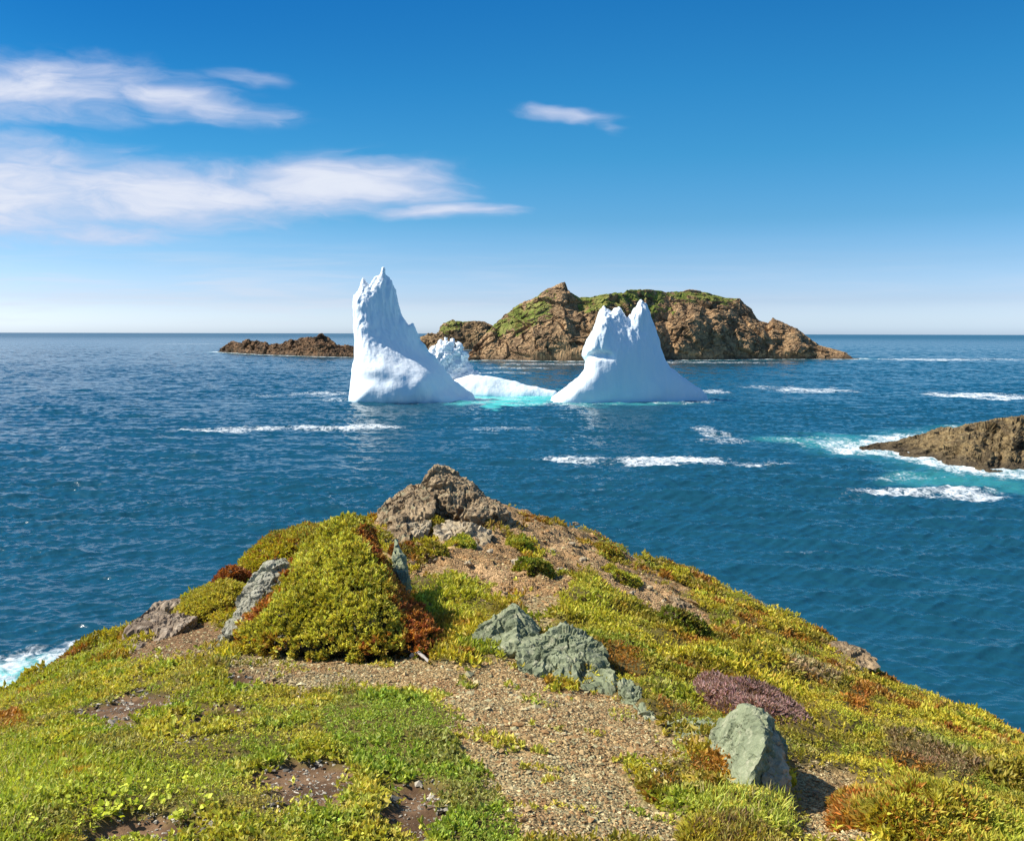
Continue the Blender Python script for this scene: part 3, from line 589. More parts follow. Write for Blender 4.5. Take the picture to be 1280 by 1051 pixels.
darkc = mix(np.array((.10, .060, .036)), np.array((.20, .125, .075)), sstep(-.3, .4, nhi))
cc = mix(soilc, grav, E3(sstep(-.5, .3, g))); cc = mix(cc, np.array((.17, .105, .06)), E3(sstep(-.5, .3, r_))); cc = mix(cc, knc, E3(sstep(-.4, .4, k))); cc = mix(cc, darkc, E3(sstep(-.3, .4, dt)))
cliff = E3(sstep(1.2, 2.5, -poly_sd(GX, GY, OUTL))); cc = mix(cc, mix(np.array((.10, .08, .055)), np.array((.2, .16, .11)), sstep(-.3, .3, nlow)), cliff)
stony = sstep(-.6, .3, np.max([g, r_ - .3, k - .5], 0))
tag(mesh('headland', GPT.reshape(-1, 3), grid_faces(len(gx), len(gy)), M['soil'], cols=cc.reshape(-1, 3), smooth=True, attrs={'stony': stony.ravel()}), 'rounded headland of earth, gravel and moss above the sea', 'headland', kind='structure')

# ------------------------------------------------------------------ rocks
def hull_planes(pts):
    bm = bmesh.new()
    for p in pts: bm.verts.new(p)
    bmesh.ops.convex_hull(bm, input=bm.verts); bm.normal_update(); c = np.mean(pts, 0)
    N = np.array([f.normal[:] for f in bm.faces]); D = np.array([f.normal.dot(f.verts[0].co) for f in bm.faces]) - N @ c; bm.free()
    s_ = np.sign(D); return c, N * s_[:, None], np.abs(D)
_ico = {}
def ico(n):
    if n not in _ico:
        bm = bmesh.new(); bmesh.ops.create_icosphere(bm, subdivisions=n, radius=1); _ico[n] = (np.array([v.co[:] for v in bm.verts]), np.array([[v.index for v in f.verts] for f in bm.faces])); bm.free()
    return _ico[n]
def rock_geo(pts, back, sink=.35, sub=6, rough=1.0, seed=0.0, fs=1.0):
    P = np.array([at(a, b, c) for a, b, c in pts]); c0 = P.mean(0); lo = P[P[:, 2] < c0[2]].copy(); lo[:, 2] -= sink
    B = (P - c0) * .82 + c0 + np.array([0, back, -.05]); c, N, D = hull_planes(np.r_[P, lo, B, lo + np.array([0, back, 0])])
    dirs, F = ico(sub); dots = dirs @ N.T; rad = np.where(dots > 1e-3, D / np.maximum(dots, 1e-3), 1e9)
    p_ = 60.; r = (np.sum(rad ** -p_, 1)) ** (-1 / p_); V = c + dirs * r[:, None]; size = np.ptp(P, 0).max()
    Nv = vnormals(V, F); q = V / size * 3.2 * fs + seed; q = np.stack([q[:, 0] + q[:, 2] * .4, q[:, 1], q[:, 2] * 1.1 - q[:, 0] * .35], -1)
    d = np.clip(facets(q), -.5, .5) * .075 + np.clip(facets(q * 2.6), -.5, .5) * .028 + facets(q * 6.) * .011 + fbm(q * 3, 4) * .010
    f1, f2, _i = worley(q * 1.5); d -= .035 * sstep(.10, .0, f2 - f1) + .018
    return V + Nv * (d * size * rough)[:, None], F
def rock(name, label, parts, mat, cat='rock', group=None, parent=None):
    Vs, Fs, n = [], [], 0
    for kw in parts:
        V, F = rock_geo(**kw); Vs.append(V); Fs.append(F + n); n += len(V)
    o = mesh(name, np.concatenate(Vs), np.concatenate(Fs), mat, parent, smooth=False); return tag(o, label, cat, group)
rock('boulder', 'pointed grey green boulder standing beside the gravel at lower right', [dict(pts=[(943, 884, 5.05), (963, 889, 5.0), (904, 908, 5.25), (878, 972, 5.0), (934, 990, 4.5), (957, 930, 4.68), (980, 925, 5.15), (990, 975, 5.0)], back=.3, rough=.62, seed=2.2, fs=1.0)], M['green_rock'], 'boulder')
rock('boulder', 'pale cream rock leaning on the right side of the pointed green boulder', [dict(pts=[(955, 903, 4.98), (972, 905, 4.98), (962, 935, 4.8), (985, 950, 4.8), (950, 978, 4.66), (992, 985, 4.72), (975, 992, 4.62)], back=.3, rough=.9, seed=5.1, sub=5)], M['pale_rock'], 'boulder')
rock('boulder', 'wedge shaped pale green rock with a sharp left peak at the path end', [dict(pts=[(645, 761, 8.5), (630, 770, 8.45), (600, 792, 8.3), (574, 802, 8.35), (568, 824, 8.0), (612, 818, 7.9), (648, 806, 7.85), (662, 772, 8.6), (682, 797, 8.4), (655, 800, 8.0)], back=.5, rough=.7, seed=8.3)], M['green_rock'], 'boulder')
rock('boulder', 'broad cracked pale green rock right of the wedge shaped one', [dict(pts=[(690, 789, 8.0), (714, 787, 8.0), (738, 795, 7.95), (672, 800, 7.9), (646, 810, 7.75), (642, 832, 7.4), (690, 852, 7.1), (740, 862, 6.95), (768, 870, 6.95), (772, 832, 7.3), (752, 806, 7.7)], back=.5, rough=.9, seed=4.7, fs=1.1)], M['green_rock'], 'boulder')
rock('rock_slab', 'low broken green slabs trailing down from the broad green rock', [dict(pts=[(772, 846, 6.9), (790, 845, 6.9), (802, 862, 6.7), (814, 892, 6.3), (798, 890, 6.3), (776, 872, 6.7)], back=.2, sub=5, seed=1.1), dict(pts=[(805, 880, 6.5), (818, 890, 6.35), (824, 906, 6.1), (808, 902, 6.1), (800, 892, 6.3)], back=.15, sub=5, seed=6.1), dict(pts=[(835, 908, 5.95), (872, 902, 5.9), (900, 905, 5.8), (890, 922, 5.55), (845, 922, 5.7)], back=.25, sub=5, seed=3.1)], M['green_rock'])
rock('rock_outcrop', 'tall tilted grey slab rock at the left edge of the juniper bush', [dict(pts=[(330, 702, 8.75), (348, 698, 8.75), (360, 712, 8.65), (352, 735, 8.5), (304, 730, 8.7), (290, 765, 8.4), (280, 795, 8.15), (316, 780, 8.1), (338, 755, 8.3)], back=.5, seed=2.9, rough=.9), dict(pts=[(290, 768, 8.55), (312, 770, 8.5), (318, 795, 8.3), (275, 790, 8.3), (250, 818, 8.0), (285, 822, 7.95)], back=.4, seed=7.7, sub=5)], M['slab_rock'], 'outcrop')
rock('rock_outcrop', 'rounded brown rock at the left edge of the headland above surf', [dict(pts=[(185, 757, 10.0), (205, 754, 10.1), (213, 765, 10.0), (165, 772, 9.6), (150, 795, 9.2), (130, 828, 8.6), (165, 826, 8.4), (195, 800, 9.0), (215, 782, 9.5)], back=.6, seed=1.4, rough=.5), dict(pts=[(200, 772, 9.4), (225, 768, 9.5), (240, 775, 9.3), (190, 800, 8.9), (215, 795, 8.95)], back=.5, seed=9.4, sub=5)], M['tan_rock'], 'outcrop')
rock('rock_outcrop', 'craggy grey brown summit outcrop at the top of the headland', [dict(pts=[(540, 584, 16.3), (552, 586, 16.3), (528, 596, 16.3), (575, 599, 16.3), (594, 612, 16.2), (612, 632, 15.9), (575, 638, 15.6), (530, 632, 15.8), (522, 612, 16.1)], back=1.2, seed=2.0, rough=1.0, fs=1.1),
      dict(pts=[(507, 612, 16.2), (530, 608, 16.2), (486, 625, 15.9), (472, 637, 15.6), (470, 652, 15.3), (510, 650, 15.0), (545, 642, 15.2), (545, 615, 15.8)], back=1.2, seed=6.0, rough=1.0, fs=1.1), dict(pts=[(486, 650, 15.0), (505, 640, 15.1), (520, 655, 14.8), (492, 690, 13.6), (512, 672, 14.0), (476, 668, 14.3)], back=.6, seed=6.6, sub=5), dict(pts=[(600, 622, 15.9), (625, 630, 15.9), (640, 640, 15.7), (600, 645, 15.3), (575, 640, 15.4)], back=.7, seed=3.6, sub=5)], M['grey_rock'], 'outcrop')
rock('rock_ledge', 'broken pale rock ledge just below the summit outcrop', [dict(pts=[(545, 652, 14.9), (585, 655, 14.8), (618, 668, 14.5), (600, 690, 13.8), (560, 680, 14.0), (540, 668, 14.4)], back=.6, seed=4.4, rough=1.3, sub=5, sink=.2), dict(pts=[(505, 655, 14.8), (540, 650, 14.9), (530, 668, 14.4), (512, 672, 14.2)], back=.5, seed=5.4, rough=1.2, sub=5, sink=.2)], M['pale_rock'], 'ledge')
rock('rock_ledge', 'jagged pale rock ledge in the middle of the bare knoll', [dict(pts=[(600, 702, 13.1), (622, 696, 13.2), (632, 715, 12.7), (612, 728, 12.3), (592, 718, 12.6)], back=.4, seed=1.4, rough=1.4, sub=5, sink=.2), dict(pts=[(640, 700, 13.1), (652, 698, 13.1), (660, 722, 12.4), (645, 728, 12.2), (634, 722, 12.4)], back=.35, seed=8.4, rough=1.2, sub=5, sink=.2)], M['pale_rock'], 'ledge')
rock('rock_slab', 'dark green slab rock along the red right edge of the juniper', [dict(pts=[(486, 672, 10.6), (496, 668, 10.7), (502, 700, 10.0), (510, 726, 9.4), (500, 728, 9.35), (490, 700, 9.9)], back=.3, seed=3.9, rough=.8, sub=5)], M['green_rock'])
rock('rock_outcrop', 'flat grey rock jutting over the sea on the right slope', [dict(pts=[(1045, 820, 12.6), (1068, 815, 12.6), (1092, 824, 12.5), (1104, 831, 12.4), (1094, 840, 12.3), (1070, 844, 12.1), (1045, 838, 12.2)], back=.8, seed=2.4, rough=1.0, sub=5, sink=.0)], M['grey_rock'], 'outcrop')
rock('rock_outcrop', 'grey crumbling rock patch on the upper right slope', [dict(pts=[(842, 742, 13.6), (862, 752, 13.4), (886, 775, 12.8), (868, 782, 12.5), (845, 765, 12.9), (835, 752, 13.2)], back=.4, seed=7.4, rough=1.3, sub=5, sink=.2)], M['grey_rock'], 'outcrop')

# ------------------------------------------------------------------ foliage and stones
rng = np.random.default_rng(21)
def nrm(v): return v / np.maximum(np.linalg.norm(v, axis=-1, keepdims=True), 1e-9)
def leaf_geo(P, D, L, W, C, fold=.25):
    """diamond leaves: base, two shoulders, tip"""
    n = len(P); s_ = nrm(np.cross(D, nrm(rng.normal(size=(n, 3)) + np.array([0, 0, .6])))); up = np.cross(s_, D)
    L = L[:, None]; W = W[:, None]; mid = P + D * L * .5 + up * L * fold * .4
    V = np.stack([P, mid + s_ * W * .5, P + D * L, mid - s_ * W * .5], 1).reshape(-1, 3); F = np.arange(4 * n).reshape(n, 4)
    return V, F, np.repeat(C, 4, 0)
def round_geo(P, Nn, Rr, C):
    n = len(P); a = nrm(np.cross(Nn, rng.normal(size=(n, 3)))); b = np.cross(Nn, a); th = np.arange(6) * math.pi / 3; Rr = Rr[:, None]
    V = np.stack([P + (a * math.cos(q) + b * math.sin(q) * .8) * Rr + Nn * Rr * .15 * (k_ % 2) for k_, q in enumerate(th)], 1)
    F = (np.arange(n)[:, None, None] * 6 + np.array([[0, 1, 2, 3], [0, 3, 4, 5]])[None]).reshape(-1, 4); return V.reshape(-1, 3), F, np.repeat(C, 6, 0)
def shoots(P, N, k_, L, W, C, spread=.75, lift=.5, var=.22, h=.03):
    n = len(P); i = np.repeat(np.arange(n), k_); D = nrm(N[i] * lift + nrm(rng.normal(size=(n * k_, 3))) * spread + np.array([0, 0, .15]))
    stem = P[i] + N[i] * (rng.random(n * k_) * h)[:, None]
    c = C[i] * (1 + rng.normal(size=(n * k_, 1)) * var); c = np.clip(c * (1 + rng.normal(size=(n * k_, 3)) * .06), .004, .8)
    Li = L[i] * (.65 + .7 * rng.random(n * k_)); return leaf_geo(stem, D, Li, W[i] * Li, c)
def join(*gs):
    Vs, Fs, Cs, n = [], [], [], 0
    for V, F, C in gs: Vs.append(V); Fs.append(F + n); Cs.append(C); n += len(V)
    return np.concatenate(Vs), np.concatenate(Fs), np.concatenate(Cs)
YG, GRN, OLV, RUST, MAUV, STRAW, BRN, LIME = [np.array(q) for q in ((.54, .46, .05), (.27, .32, .04), (.32, .26, .035), (.45, .16, .035), (.36, .22, .2), (.46, .36, .16), (.15, .085, .04), (.42, .46, .06))]
def scatter(n, y0, y1, pw=.5):
    u_ = rng.random(n); e = 1 - pw; Y = (y0 ** e + u_ * (y1 ** e - y0 ** e)) ** (1 / e); X = (rng.random(n) * 2 - 1) * (Y * .64 + 1.2); return X, Y
def on_ground(X, Y):
    P = np.stack([X, Y, ground(X, Y)], -1); return P
GREEN = [(395, 880), (480, 868), (545, 880), (575, 925), (610, 980), (655, 1060), (540, 1060), (480, 980), (420, 940)]
LEFT = [(-300, 1100), (-300, 900), (0, 866), (130, 800), (250, 822), (390, 872), (470, 980), (490, 1060), (480, 1100)]
# --- creeping heath over the right slope and the far side
X, Y = scatter(150000, 3.2, 22.0, .55); P = on_ground(X, Y); g, r_, k, dt, px, py = fields(P); od = poly_sd(X, Y, OUTL)
bare = np.max([g, r_, k, dt], 0); leftz = poly_sd(px, py, LEFT) / 25 + n2(P[:, :2], 1.2, 15., 2); greenz = poly_sd(px, py, GREEN) / 14 + n2(P[:, :2], 2.2, 5., 3)
heath = (bare < -.25 + rng.normal(size=len(X)) * .35) & (leftz < 0) & (greenz < -.3) & (od > -3.0) & ((py < 880) | (px > 640))
tufty = (k > -.2) & (n2(P[:, :2], 1.3, 31., 3) > .38) & (rng.random(len(X)) < .7); sel = (heath | tufty) & ~((py > 985) & (px > 820) & (px < 1010))
P_, px_, py_ = P[sel], px[sel], py[sel]; Nn = gnormal(P_[:, 0], P_[:, 1]); q = P_[:, :2]
a1, a2, a3 = n2(q, .75, 40., 3)[:, None], n2(q, 2.6, 50., 3)[:, None], n2(q, 1.1, 60., 3)[:, None]
C = mix(OLV, YG, sstep(-.35, .3, a1 + a2 * .6)); C = mix(C, GRN * 1.1, sstep(.1, .5, a3) * .75); C = mix(C, RUST * .8, sstep(.16, .55, n2(q, 1.5, 70., 3)[:, None] + .25 * sstep(5, 0, od[sel])[:, None] * (px_ > 620)[:, None] * .5) * .8)
C = mix(C, STRAW * .9, sstep(.45, .7, n2(q, 2.0, 80., 3)[:, None]) * .6)
def tintpoly(C, poly, col, soft=14, amt=.85):
    w_ = sstep(-.6, .8, poly_sd(px_, py_, poly) / soft + n2(q, 2.0, 90., 3))[:, None] * amt; return mix(C, col, w_)
C = tintpoly(C, [(515, 735), (560, 705), (610, 715), (615, 765), (560, 790), (525, 780)], mix(YG, LIME, .6)); C = tintpoly(C, [(690, 740), (720, 710), (790, 760), (850, 790), (760, 800), (690, 775)], mix(YG, LIME, .45), amt=.7)
C = tintpoly(C, [(640, 645), (700, 655), (735, 668), (760, 690), (720, 680), (660, 655)], RUST * .62); C = tintpoly(C, [(835, 738), (870, 755), (890, 780), (860, 775)], BRN * 1.3)
C = tintpoly(C, [(985, 820), (1060, 845), (1040, 860), (975, 840)], mix(MAUV, STRAW, .5)); C = tintpoly(C, [(1060, 860), (1090, 865), (1085, 895), (1060, 890)], RUST); C = tintpoly(C, [(1090, 905), (1160, 930), (1240, 960), (1200, 980), (1120, 940)], mix(BRN, MAUV, .4), amt=.7)
C = tintpoly(C, [(800, 745), (870, 770), (870, 800), (800, 785)], OLV * .7); C = tintpoly(C, [(530, 790), (570, 760), (560, 810), (535, 825)], mix(RUST, OLV, .55))
sz = (.026 + .0022 * P_[:, 1]) * mix(.55, 1.25, sstep(-.4, .4, n2(q, 1.3, 25., 3)))
gl = shoots(P_, Nn, 5, sz * (.8 + .5 * rng.random(len(P_))), np.full(len(P_), .42), C, spread=.8, lift=.55, h=.05)
tag(mesh('ground_cover', *gl[:2], M['leaf'], cols=gl[2]), 'yellow green creeping heath covering the slopes of the headland', 'ground cover', kind='stuff')
# --- clover-like patch and short turf on the left
X, Y = scatter(120000, 3.0, 12.5, .9); P = on_ground(X, Y); g, r_, k, dt, px, py = fields(P); od = poly_sd(X, Y, OUTL)
bare = np.max([g, r_, k, dt], 0); leftz = poly_sd(px, py, LEFT) / 25 + n2(P[:, :2], 1.2, 15., 2); greenz = poly_sd(px, py, GREEN) / 14 + n2(P[:, :2], 2.2, 5., 3)
mid = (px > 380) & (px < 700) & (py > 860); sparse = (g > -.2) & (n2(P[:, :2], 3.0, 17., 3) > .42) & (rng.random(len(X)) < .5)
rb = poly_sd(px, py, [(760, 950), (830, 920), (890, 960), (1000, 985), (1020, 1060), (880, 1060), (820, 1010)]) / 12 + n2(P[:, :2], 2.2, 5., 3)
sel = (((leftz > -.2) | (greenz > 0) | (rb > -.2) | (mid & (rng.random(len(X)) < .5))) & (np.max([g, r_, k], 0) < -.05 + rng.normal(size=len(X)) * .4) & (dt < -.15 + rng.normal(size=len(X)) * .6) & (od > -1.5)) | (greenz > .25 + rng.normal(size=len(X)) * .4) & (dt < 0) | sparse
P_, px_, py_, gz = P[sel], px[sel], py[sel], greenz[sel]; Nn = gnormal(P_[:, 0], P_[:, 1]); q = P_[:, :2]
b1 = n2(q, 1.1, 44., 3)[:, None]; b2 = n2(q, 3.0, 54., 3)[:, None]; C = mix(np.array((.42, .40, .05)), np.array((.58, .50, .09)), sstep(-.4, .4, b1)); C = mix(C, np.array((.30, .39, .055)), np.maximum(sstep(-.1, .6, gz[:, None]), sstep(.0, .45, b2) * .8) * .85)
C = mix(C, LIME, (sstep(330, 120, px_) * sstep(880, 980, py_))[:, None] * .7); C = mix(C, RUST, sstep(.42, .65, n2(q, 1.4, 64., 3)[:, None]) * .5 * (px_ < 300)[:, None]); C = tintpoly(C, [(-20, 885), (20, 885), (40, 905), (0, 915)], RUST, 10)
C = mix(C, STRAW * .8, sstep(.3, .6, n2(q, 1.7, 74., 3)[:, None]) * .55)
sz = (.012 + .0024 * P_[:, 1]) * mix(.6, 1.35, sstep(-.4, .4, n2(q, 1.6, 25., 3)))
gl = shoots(P_, Nn, 5, sz * (.8 + .5 * rng.random(len(P_))), np.full(len(P_), .55), C, spread=.85, lift=.45, h=.02)
tag(mesh('low_turf', *gl[:2], M['leaf'], cols=gl[2]), 'low green clover turf between the bare earth patches', 'turf', kind='stuff')
# --- grass blades
X, Y = scatter(90000, 2.9, 11.5, .9); P = on_ground(X, Y); g, r_, k, dt, px, py = fields(P); od = poly_sd(X, Y, OUTL); bare = np.max([g, r_, k, dt], 0)
tall_ = np.clip(poly_sd(px, py, [(-400, 900), (0, 900), (150, 925), (330, 960), (300, 1020), (120, 1000), (60, 1100), (-400, 1100)]) / 50, -1, 1) + n2(P[:, :2], .9, 5., 2) * .5
edge_ = poly_sd(px, py, [(-300, 900), (0, 858), (130, 790), (200, 815), (60, 880), (0, 900)]) / 14
rb = poly_sd(px, py, [(840, 985), (900, 975), (1000, 985), (1010, 1060), (880, 1060)]) / 14
w_ = np.maximum(np.maximum(tall_, edge_ * .5), rb * .5); sel = (np.max([g, r_, k], 0) < -.2) & (dt < rng.normal(size=len(X)) * .5 - .2) & (w_ > rng.random(len(X)) * .9 - .1) & (od > -.8)
P_, px_, py_, w_ = P[sel], px[sel], py[sel], np.clip(w_[sel], 0, 1); n = len(P_); q = P_[:, :2]
D = nrm(np.array([0, 0, 1.]) + rng.normal(size=(n, 3)) * .38 + np.array([.12, 0, 0])); C = mix(np.array((.36, .45, .05)), np.array((.56, .55, .10)), rng.random((n, 1))); C = mix(C, STRAW, (rng.random((n, 1)) < .18) * .9)
L_ = (.04 + .06 * rng.random(n)) * (.55 + .8 * w_)
gl = leaf_geo(P_, D, L_, np.full(n, .0035) + .0006 * P_[:, 1], C, .5)
tag(mesh('grass', *gl[:2], M['leaf'], cols=gl[2]), 'fine light green grass blades on the lower left', 'grass', kind='stuff')
# --- gravel
def chips(P, Rr, C, flat=.45):
    n = len(P); base = np.array([(1, 0, 0), (0, 1, 0), (-1, 0, 0), (0, -1, 0), (.2, .1, 1), (-.1, 0, -1)], float)
    V = base[None] * (.6 + .8 * rng.random((n, 6, 1))) + rng.normal(size=(n, 6, 3)) * .12; V *= np.stack([np.ones(n), .45 + .5 * rng.random(n), flat * (.5 + rng.random(n))], -1)[:, None]
    a = rng.random(n) * 6.28; c_, s_ = np.cos(a)[:, None], np.sin(a)[:, None]; tl = rng.normal(size=(n, 1)) * .35
    x, y, z = V[..., 0], V[..., 1], V[..., 2]; z, y = z * np.cos(tl) + y * np.sin(tl), y * np.cos(tl) - z * np.sin(tl); V = np.stack([x * c_ - y * s_, x * s_ + y * c_, z], -1) * Rr[:, None, None]
    V = V + P[:, None]; tri = np.array([(0, 1, 4), (1, 2, 4), (2, 3, 4), (3, 0, 4), (1, 0, 5), (2, 1, 5), (3, 2, 5), (0, 3, 5)])
    return V.reshape(-1, 3), (np.arange(n)[:, None, None] * 6 + tri[None]).reshape(-1, 3), np.repeat(C, 6, 0)
X, Y = scatter(250000, 2.9, 17.5, .9); P = on_ground(X, Y); g, r_, k, dt, px, py = fields(P)
lk = n2(P[:, :2], 1.8, 33., 3); dd_ = sstep(-1.2, -.2, dt) * sstep(.9, .1, dt) * .8 * (lk > -.1) + (dt > .1) * .3
sel = (g > -.35 + rng.normal(size=len(X)) * .3) | ((r_ > -.2) & (rng.random(len(X)) < .5)) | ((k > 0) & (rng.random(len(X)) < .6)) | (rng.random(len(X)) < dd_)
P_ = P[sel]; n = len(P_); q = P_[:, :2]; Rr = (.0036 + .0009 * P_[:, 1]) * np.exp(rng.normal(size=n) * .45); P_[:, 2] += Rr * .15
pal = np.array([(.32, .22, .13), (.40, .31, .20), (.22, .135, .075), (.30, .29, .21), (.48, .43, .31), (.26, .16, .09), (.36, .27, .17)])
C = pal[rng.integers(0, len(pal), n)] * (.75 + .5 * rng.random((n, 1))); grey = sstep(.0, .5, n2(q, .6, 3., 2) + (px[sel] < 480) * .5)[:, None]; C = mix(C, C.mean(1, keepdims=True) * np.array((1.08, 1.02, .80)), grey * .5) * np.array((1.16, 1.08, .82))
C = np.where((dt[sel] > -1)[:, None] & (g[sel] < 0)[:, None], C.mean(1, keepdims=True) * np.array((1.25, 1.12, .9)), C); C = np.where((k[sel] > 0)[:, None], C * np.array((1.0, .92, .82)), C)
gc = chips(P_, Rr, C)
tag(mesh('gravel', *gc[:2], M['stone'], cols=gc[2]), 'tan and grey stone chips lying over the path', 'gravel', kind='stuff')

# ------------------------------------------------------------------ bushes
def sample(V, F, n):
    a, b, c, d = (V[F[:, i]] for i in range(4)); ar = np.linalg.norm(np.cross(c - a, d - b), axis=1); f = rng.choice(len(F), n, p=ar / ar.sum()); u_, v_ = rng.random((2, n, 1))
    P = a[f] * (1 - u_) * (1 - v_) + b[f] * u_ * (1 - v_) + c[f] * u_ * v_ + d[f] * (1 - u_) * v_; N = nrm(np.cross((c - a)[f], (d - b)[f])); return P, np.where(N[:, 2:] < 0, -N, N)
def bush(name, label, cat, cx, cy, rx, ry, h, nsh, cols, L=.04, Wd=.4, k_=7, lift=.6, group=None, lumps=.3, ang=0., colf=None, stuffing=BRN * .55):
    """a low dome of shoots over a woody mound"""
    nu, nv = 40, 14; th = np.linspace(0, 2 * math.pi, nu); rr = np.linspace(.02, 1.06, nv); T_, R_ = np.meshgrid(th, rr, indexing='ij'); ca, sa = math.cos(ang), math.sin(ang)
    wv_ = 1 + .18 * n2(np.stack([np.cos(T_), np.sin(T_)], -1), 1.3, cx * .1, 2); ex, ey = R_ * rx * np.cos(T_) * wv_, R_ * ry * np.sin(T_) * wv_
    x, y = cx + ex * ca - ey * sa, cy + ex * sa + ey * ca; q = np.stack([x, y], -1)
    z = ground(x, y) - .03 + h * np.sqrt(np.clip(1.1236 - R_ ** 2, 0, None)) ** .8 * (1 + lumps * n2(q, .9 / max(rx, .2), cy, 3)); V = np.stack([x, y, z], -1).reshape(-1, 3); F = grid_faces(nu, nv)
    root = tag(empty(name, (cx, cy, float(ground(np.array(cx), np.array(cy))))), label, cat, group); off = np.array(root.location)
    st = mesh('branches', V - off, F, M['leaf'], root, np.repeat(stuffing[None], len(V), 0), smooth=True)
    P, N = sample(V, F, nsh); a_ = n2(P[:, :2], 1.6 / max(rx, .25), cx, 3)[:, None]; C = mix(np.array(cols[0]), np.array(cols[1]), sstep(-.4, .4, a_)); C = mix(C, np.array(cols[2]), (rng.random((nsh, 1)) < .18) * .8)
    if colf is not None: C = colf(P, C)
    gl = shoots(P, N, k_, L * (.7 + .6 * rng.random(nsh)), np.full(nsh, Wd), C, lift=lift, h=.04)
    mesh('foliage', gl[0] - off, gl[1], M['leaf'], root, gl[2]); return root
# big juniper: a tent-like bush whose surface is set by points
JS = [(296, 806, 8.0), (340, 808, 7.75), (400, 812, 7.65), (460, 815, 7.6), (528, 820, 7.6), (330, 775, 8.3), (366, 735, 8.75), (380, 712, 9.2), (400, 692, 9.45), (420, 674, 9.6), (442, 665, 9.65), (464, 676, 9.5), (484, 712, 9.2), (505, 735, 8.75), (524, 785, 8.1),
      (400, 780, 7.95), (470, 785, 7.85), (420, 740, 8.35), (470, 735, 8.4), (430, 700, 8.85), (400, 710, 8.85)]
jp = np.array([at(*s) for s in JS]); jb = np.array([(-2.75, 9.3, 17.0), (-2.3, 10.2, 17.0), (-1.6, 10.6, 16.9), (-1.38, 10.0, 17.0), (-1.14, 9.25, 17.1)])
JT = TPS(np.r_[jp, jb][:, :2], np.r_[jp, jb][:, 2], 2e-3); JO = np.r_[jp[[0, 1, 2, 3, 4, 14, 13]] + np.array([[0, 0, 0]] * 5 + [[.14, 0, 0]] * 2), jb[::-1]][:, :2]
xs = np.arange(JO[:, 0].min() - .1, JO[:, 0].max() + .1, .035); ys = np.arange(JO[:, 1].min() - .1, JO[:, 1].max() + .1, .035); JX, JY = np.meshgrid(xs, ys, indexing='ij'); jd = poly_sd(JX, JY, JO) + n2(np.stack([JX, JY], -1), 3., 2., 2) * .07
jz = JT(JX, JY) + n2(np.stack([JX, JY], -1), 2.2, 7., 3) * .06 + .02; rw = mix(.22, .65, sstep(0, .4, JX - (-1.35 - .405 * (JY - 8.1)))); rim = np.sqrt(np.clip(jd / rw, 0, 1)); gz_ = ground(JX, JY) + .03; JZ = np.where(jd > 0, gz_ + np.maximum(jz + .06 - gz_, .14) * rim, gz_ - .1)
JV = np.stack([JX, JY, JZ], -1).reshape(-1, 3); JF = grid_faces(len(xs), len(ys)); JF = JF[(jd.ravel()[JF] > -.02).all(1)]; us, inv = np.unique(JF, return_inverse=True); JV, JF = JV[us], inv.reshape(-1, 4)
jr = tag(empty('juniper_bush', (-1.7, 8.6, 17.0)), 'big dense yellow green juniper bush with red edges left of centre', 'bush'); off = np.array(jr.location)
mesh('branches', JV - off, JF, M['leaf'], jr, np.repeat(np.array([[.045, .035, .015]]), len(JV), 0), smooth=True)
P, N = sample(JV, JF, 15000); px, py = proj(P); P = P + N * (rng.random((len(P), 1)) * .06 + np.clip(n2(P[:, :2], 9., 3., 2), 0, 1)[:, None] * .07)
C = mix(np.array((.42, .38, .045)), np.array((.66, .60, .11)), sstep(-.4, .4, n2(P[:, :2], 3.5, 5., 3)[:, None] + rng.normal(size=(len(P), 1)) * .25)); C = mix(C, OLV * .8, (rng.random((len(P), 1)) < .2) * .8)
rd = np.maximum.reduce([poly_sd(px, py, [(455, 645), (490, 650), (505, 690), (520, 720), (545, 775), (560, 830), (512, 830), (494, 770), (470, 710), (448, 672)]) / 8 + .9, poly_sd(px, py, [(385, 655), (412, 648), (385, 690), (375, 720), (345, 770), (300, 800), (340, 745), (370, 690)]) / 9, np.where(py > 800, .1, -2.)])
C = mix(C, np.where(rng.random((len(P), 1)) < .6, RUST * 1.15, np.array((.32, .06, .03))), sstep(.1, .9, rd + n2(P[:, :2], 3., 9., 3) * .8 + rng.normal(size=len(P)) * .3)[:, None] * .9)
gl = shoots(P, N, 9, .038 * (.7 + .6 * rng.random(len(P))), np.full(len(P), .42), C, lift=.75, spread=.75, h=.05); mesh('foliage', gl[0] - off, gl[1], M['leaf'], jr, gl[2])
def gp(px, py):                                          # where a sight line meets the ground
    d = ray(px, py); s_ = np.linspace(2.5, 24, 900); Q = EYE + d * (s_ / d[1])[:, None]; hit = np.argmax(Q[:, 2] < ground(Q[:, 0], Q[:, 1])); return Q[hit]
def bush_px(name, label, cat, px, py, wpx, depth, h, nsh, cols, **kw):
    p = gp(px, py); return bush(name, label, cat, p[0], p[1] + depth, wpx * p[1] / FPX, depth, h, nsh, cols, **kw)
bush_px('low_shrub', 'spreading yellow green shrub behind the juniper on the left skyline', 'shrub', 356, 716, 74, .6, .28, 3000, (YG * .9, np.array((.38, .33, .06)), RUST * .8), L=.05)
bush_px('low_shrub', 'rounded golden yellow shrub between the two left grey rocks', 'shrub', 252, 778, 50, .5, .2, 2400, (np.array((.48, .41, .06)), np.array((.56, .48, .09)), OLV), L=.04)
bush_px('low_shrub', 'small red leaved shrub on the left skyline above the golden one', 'shrub', 282, 730, 20, .25, .14, 600, (RUST, np.array((.2, .05, .03)), BRN), L=.04)
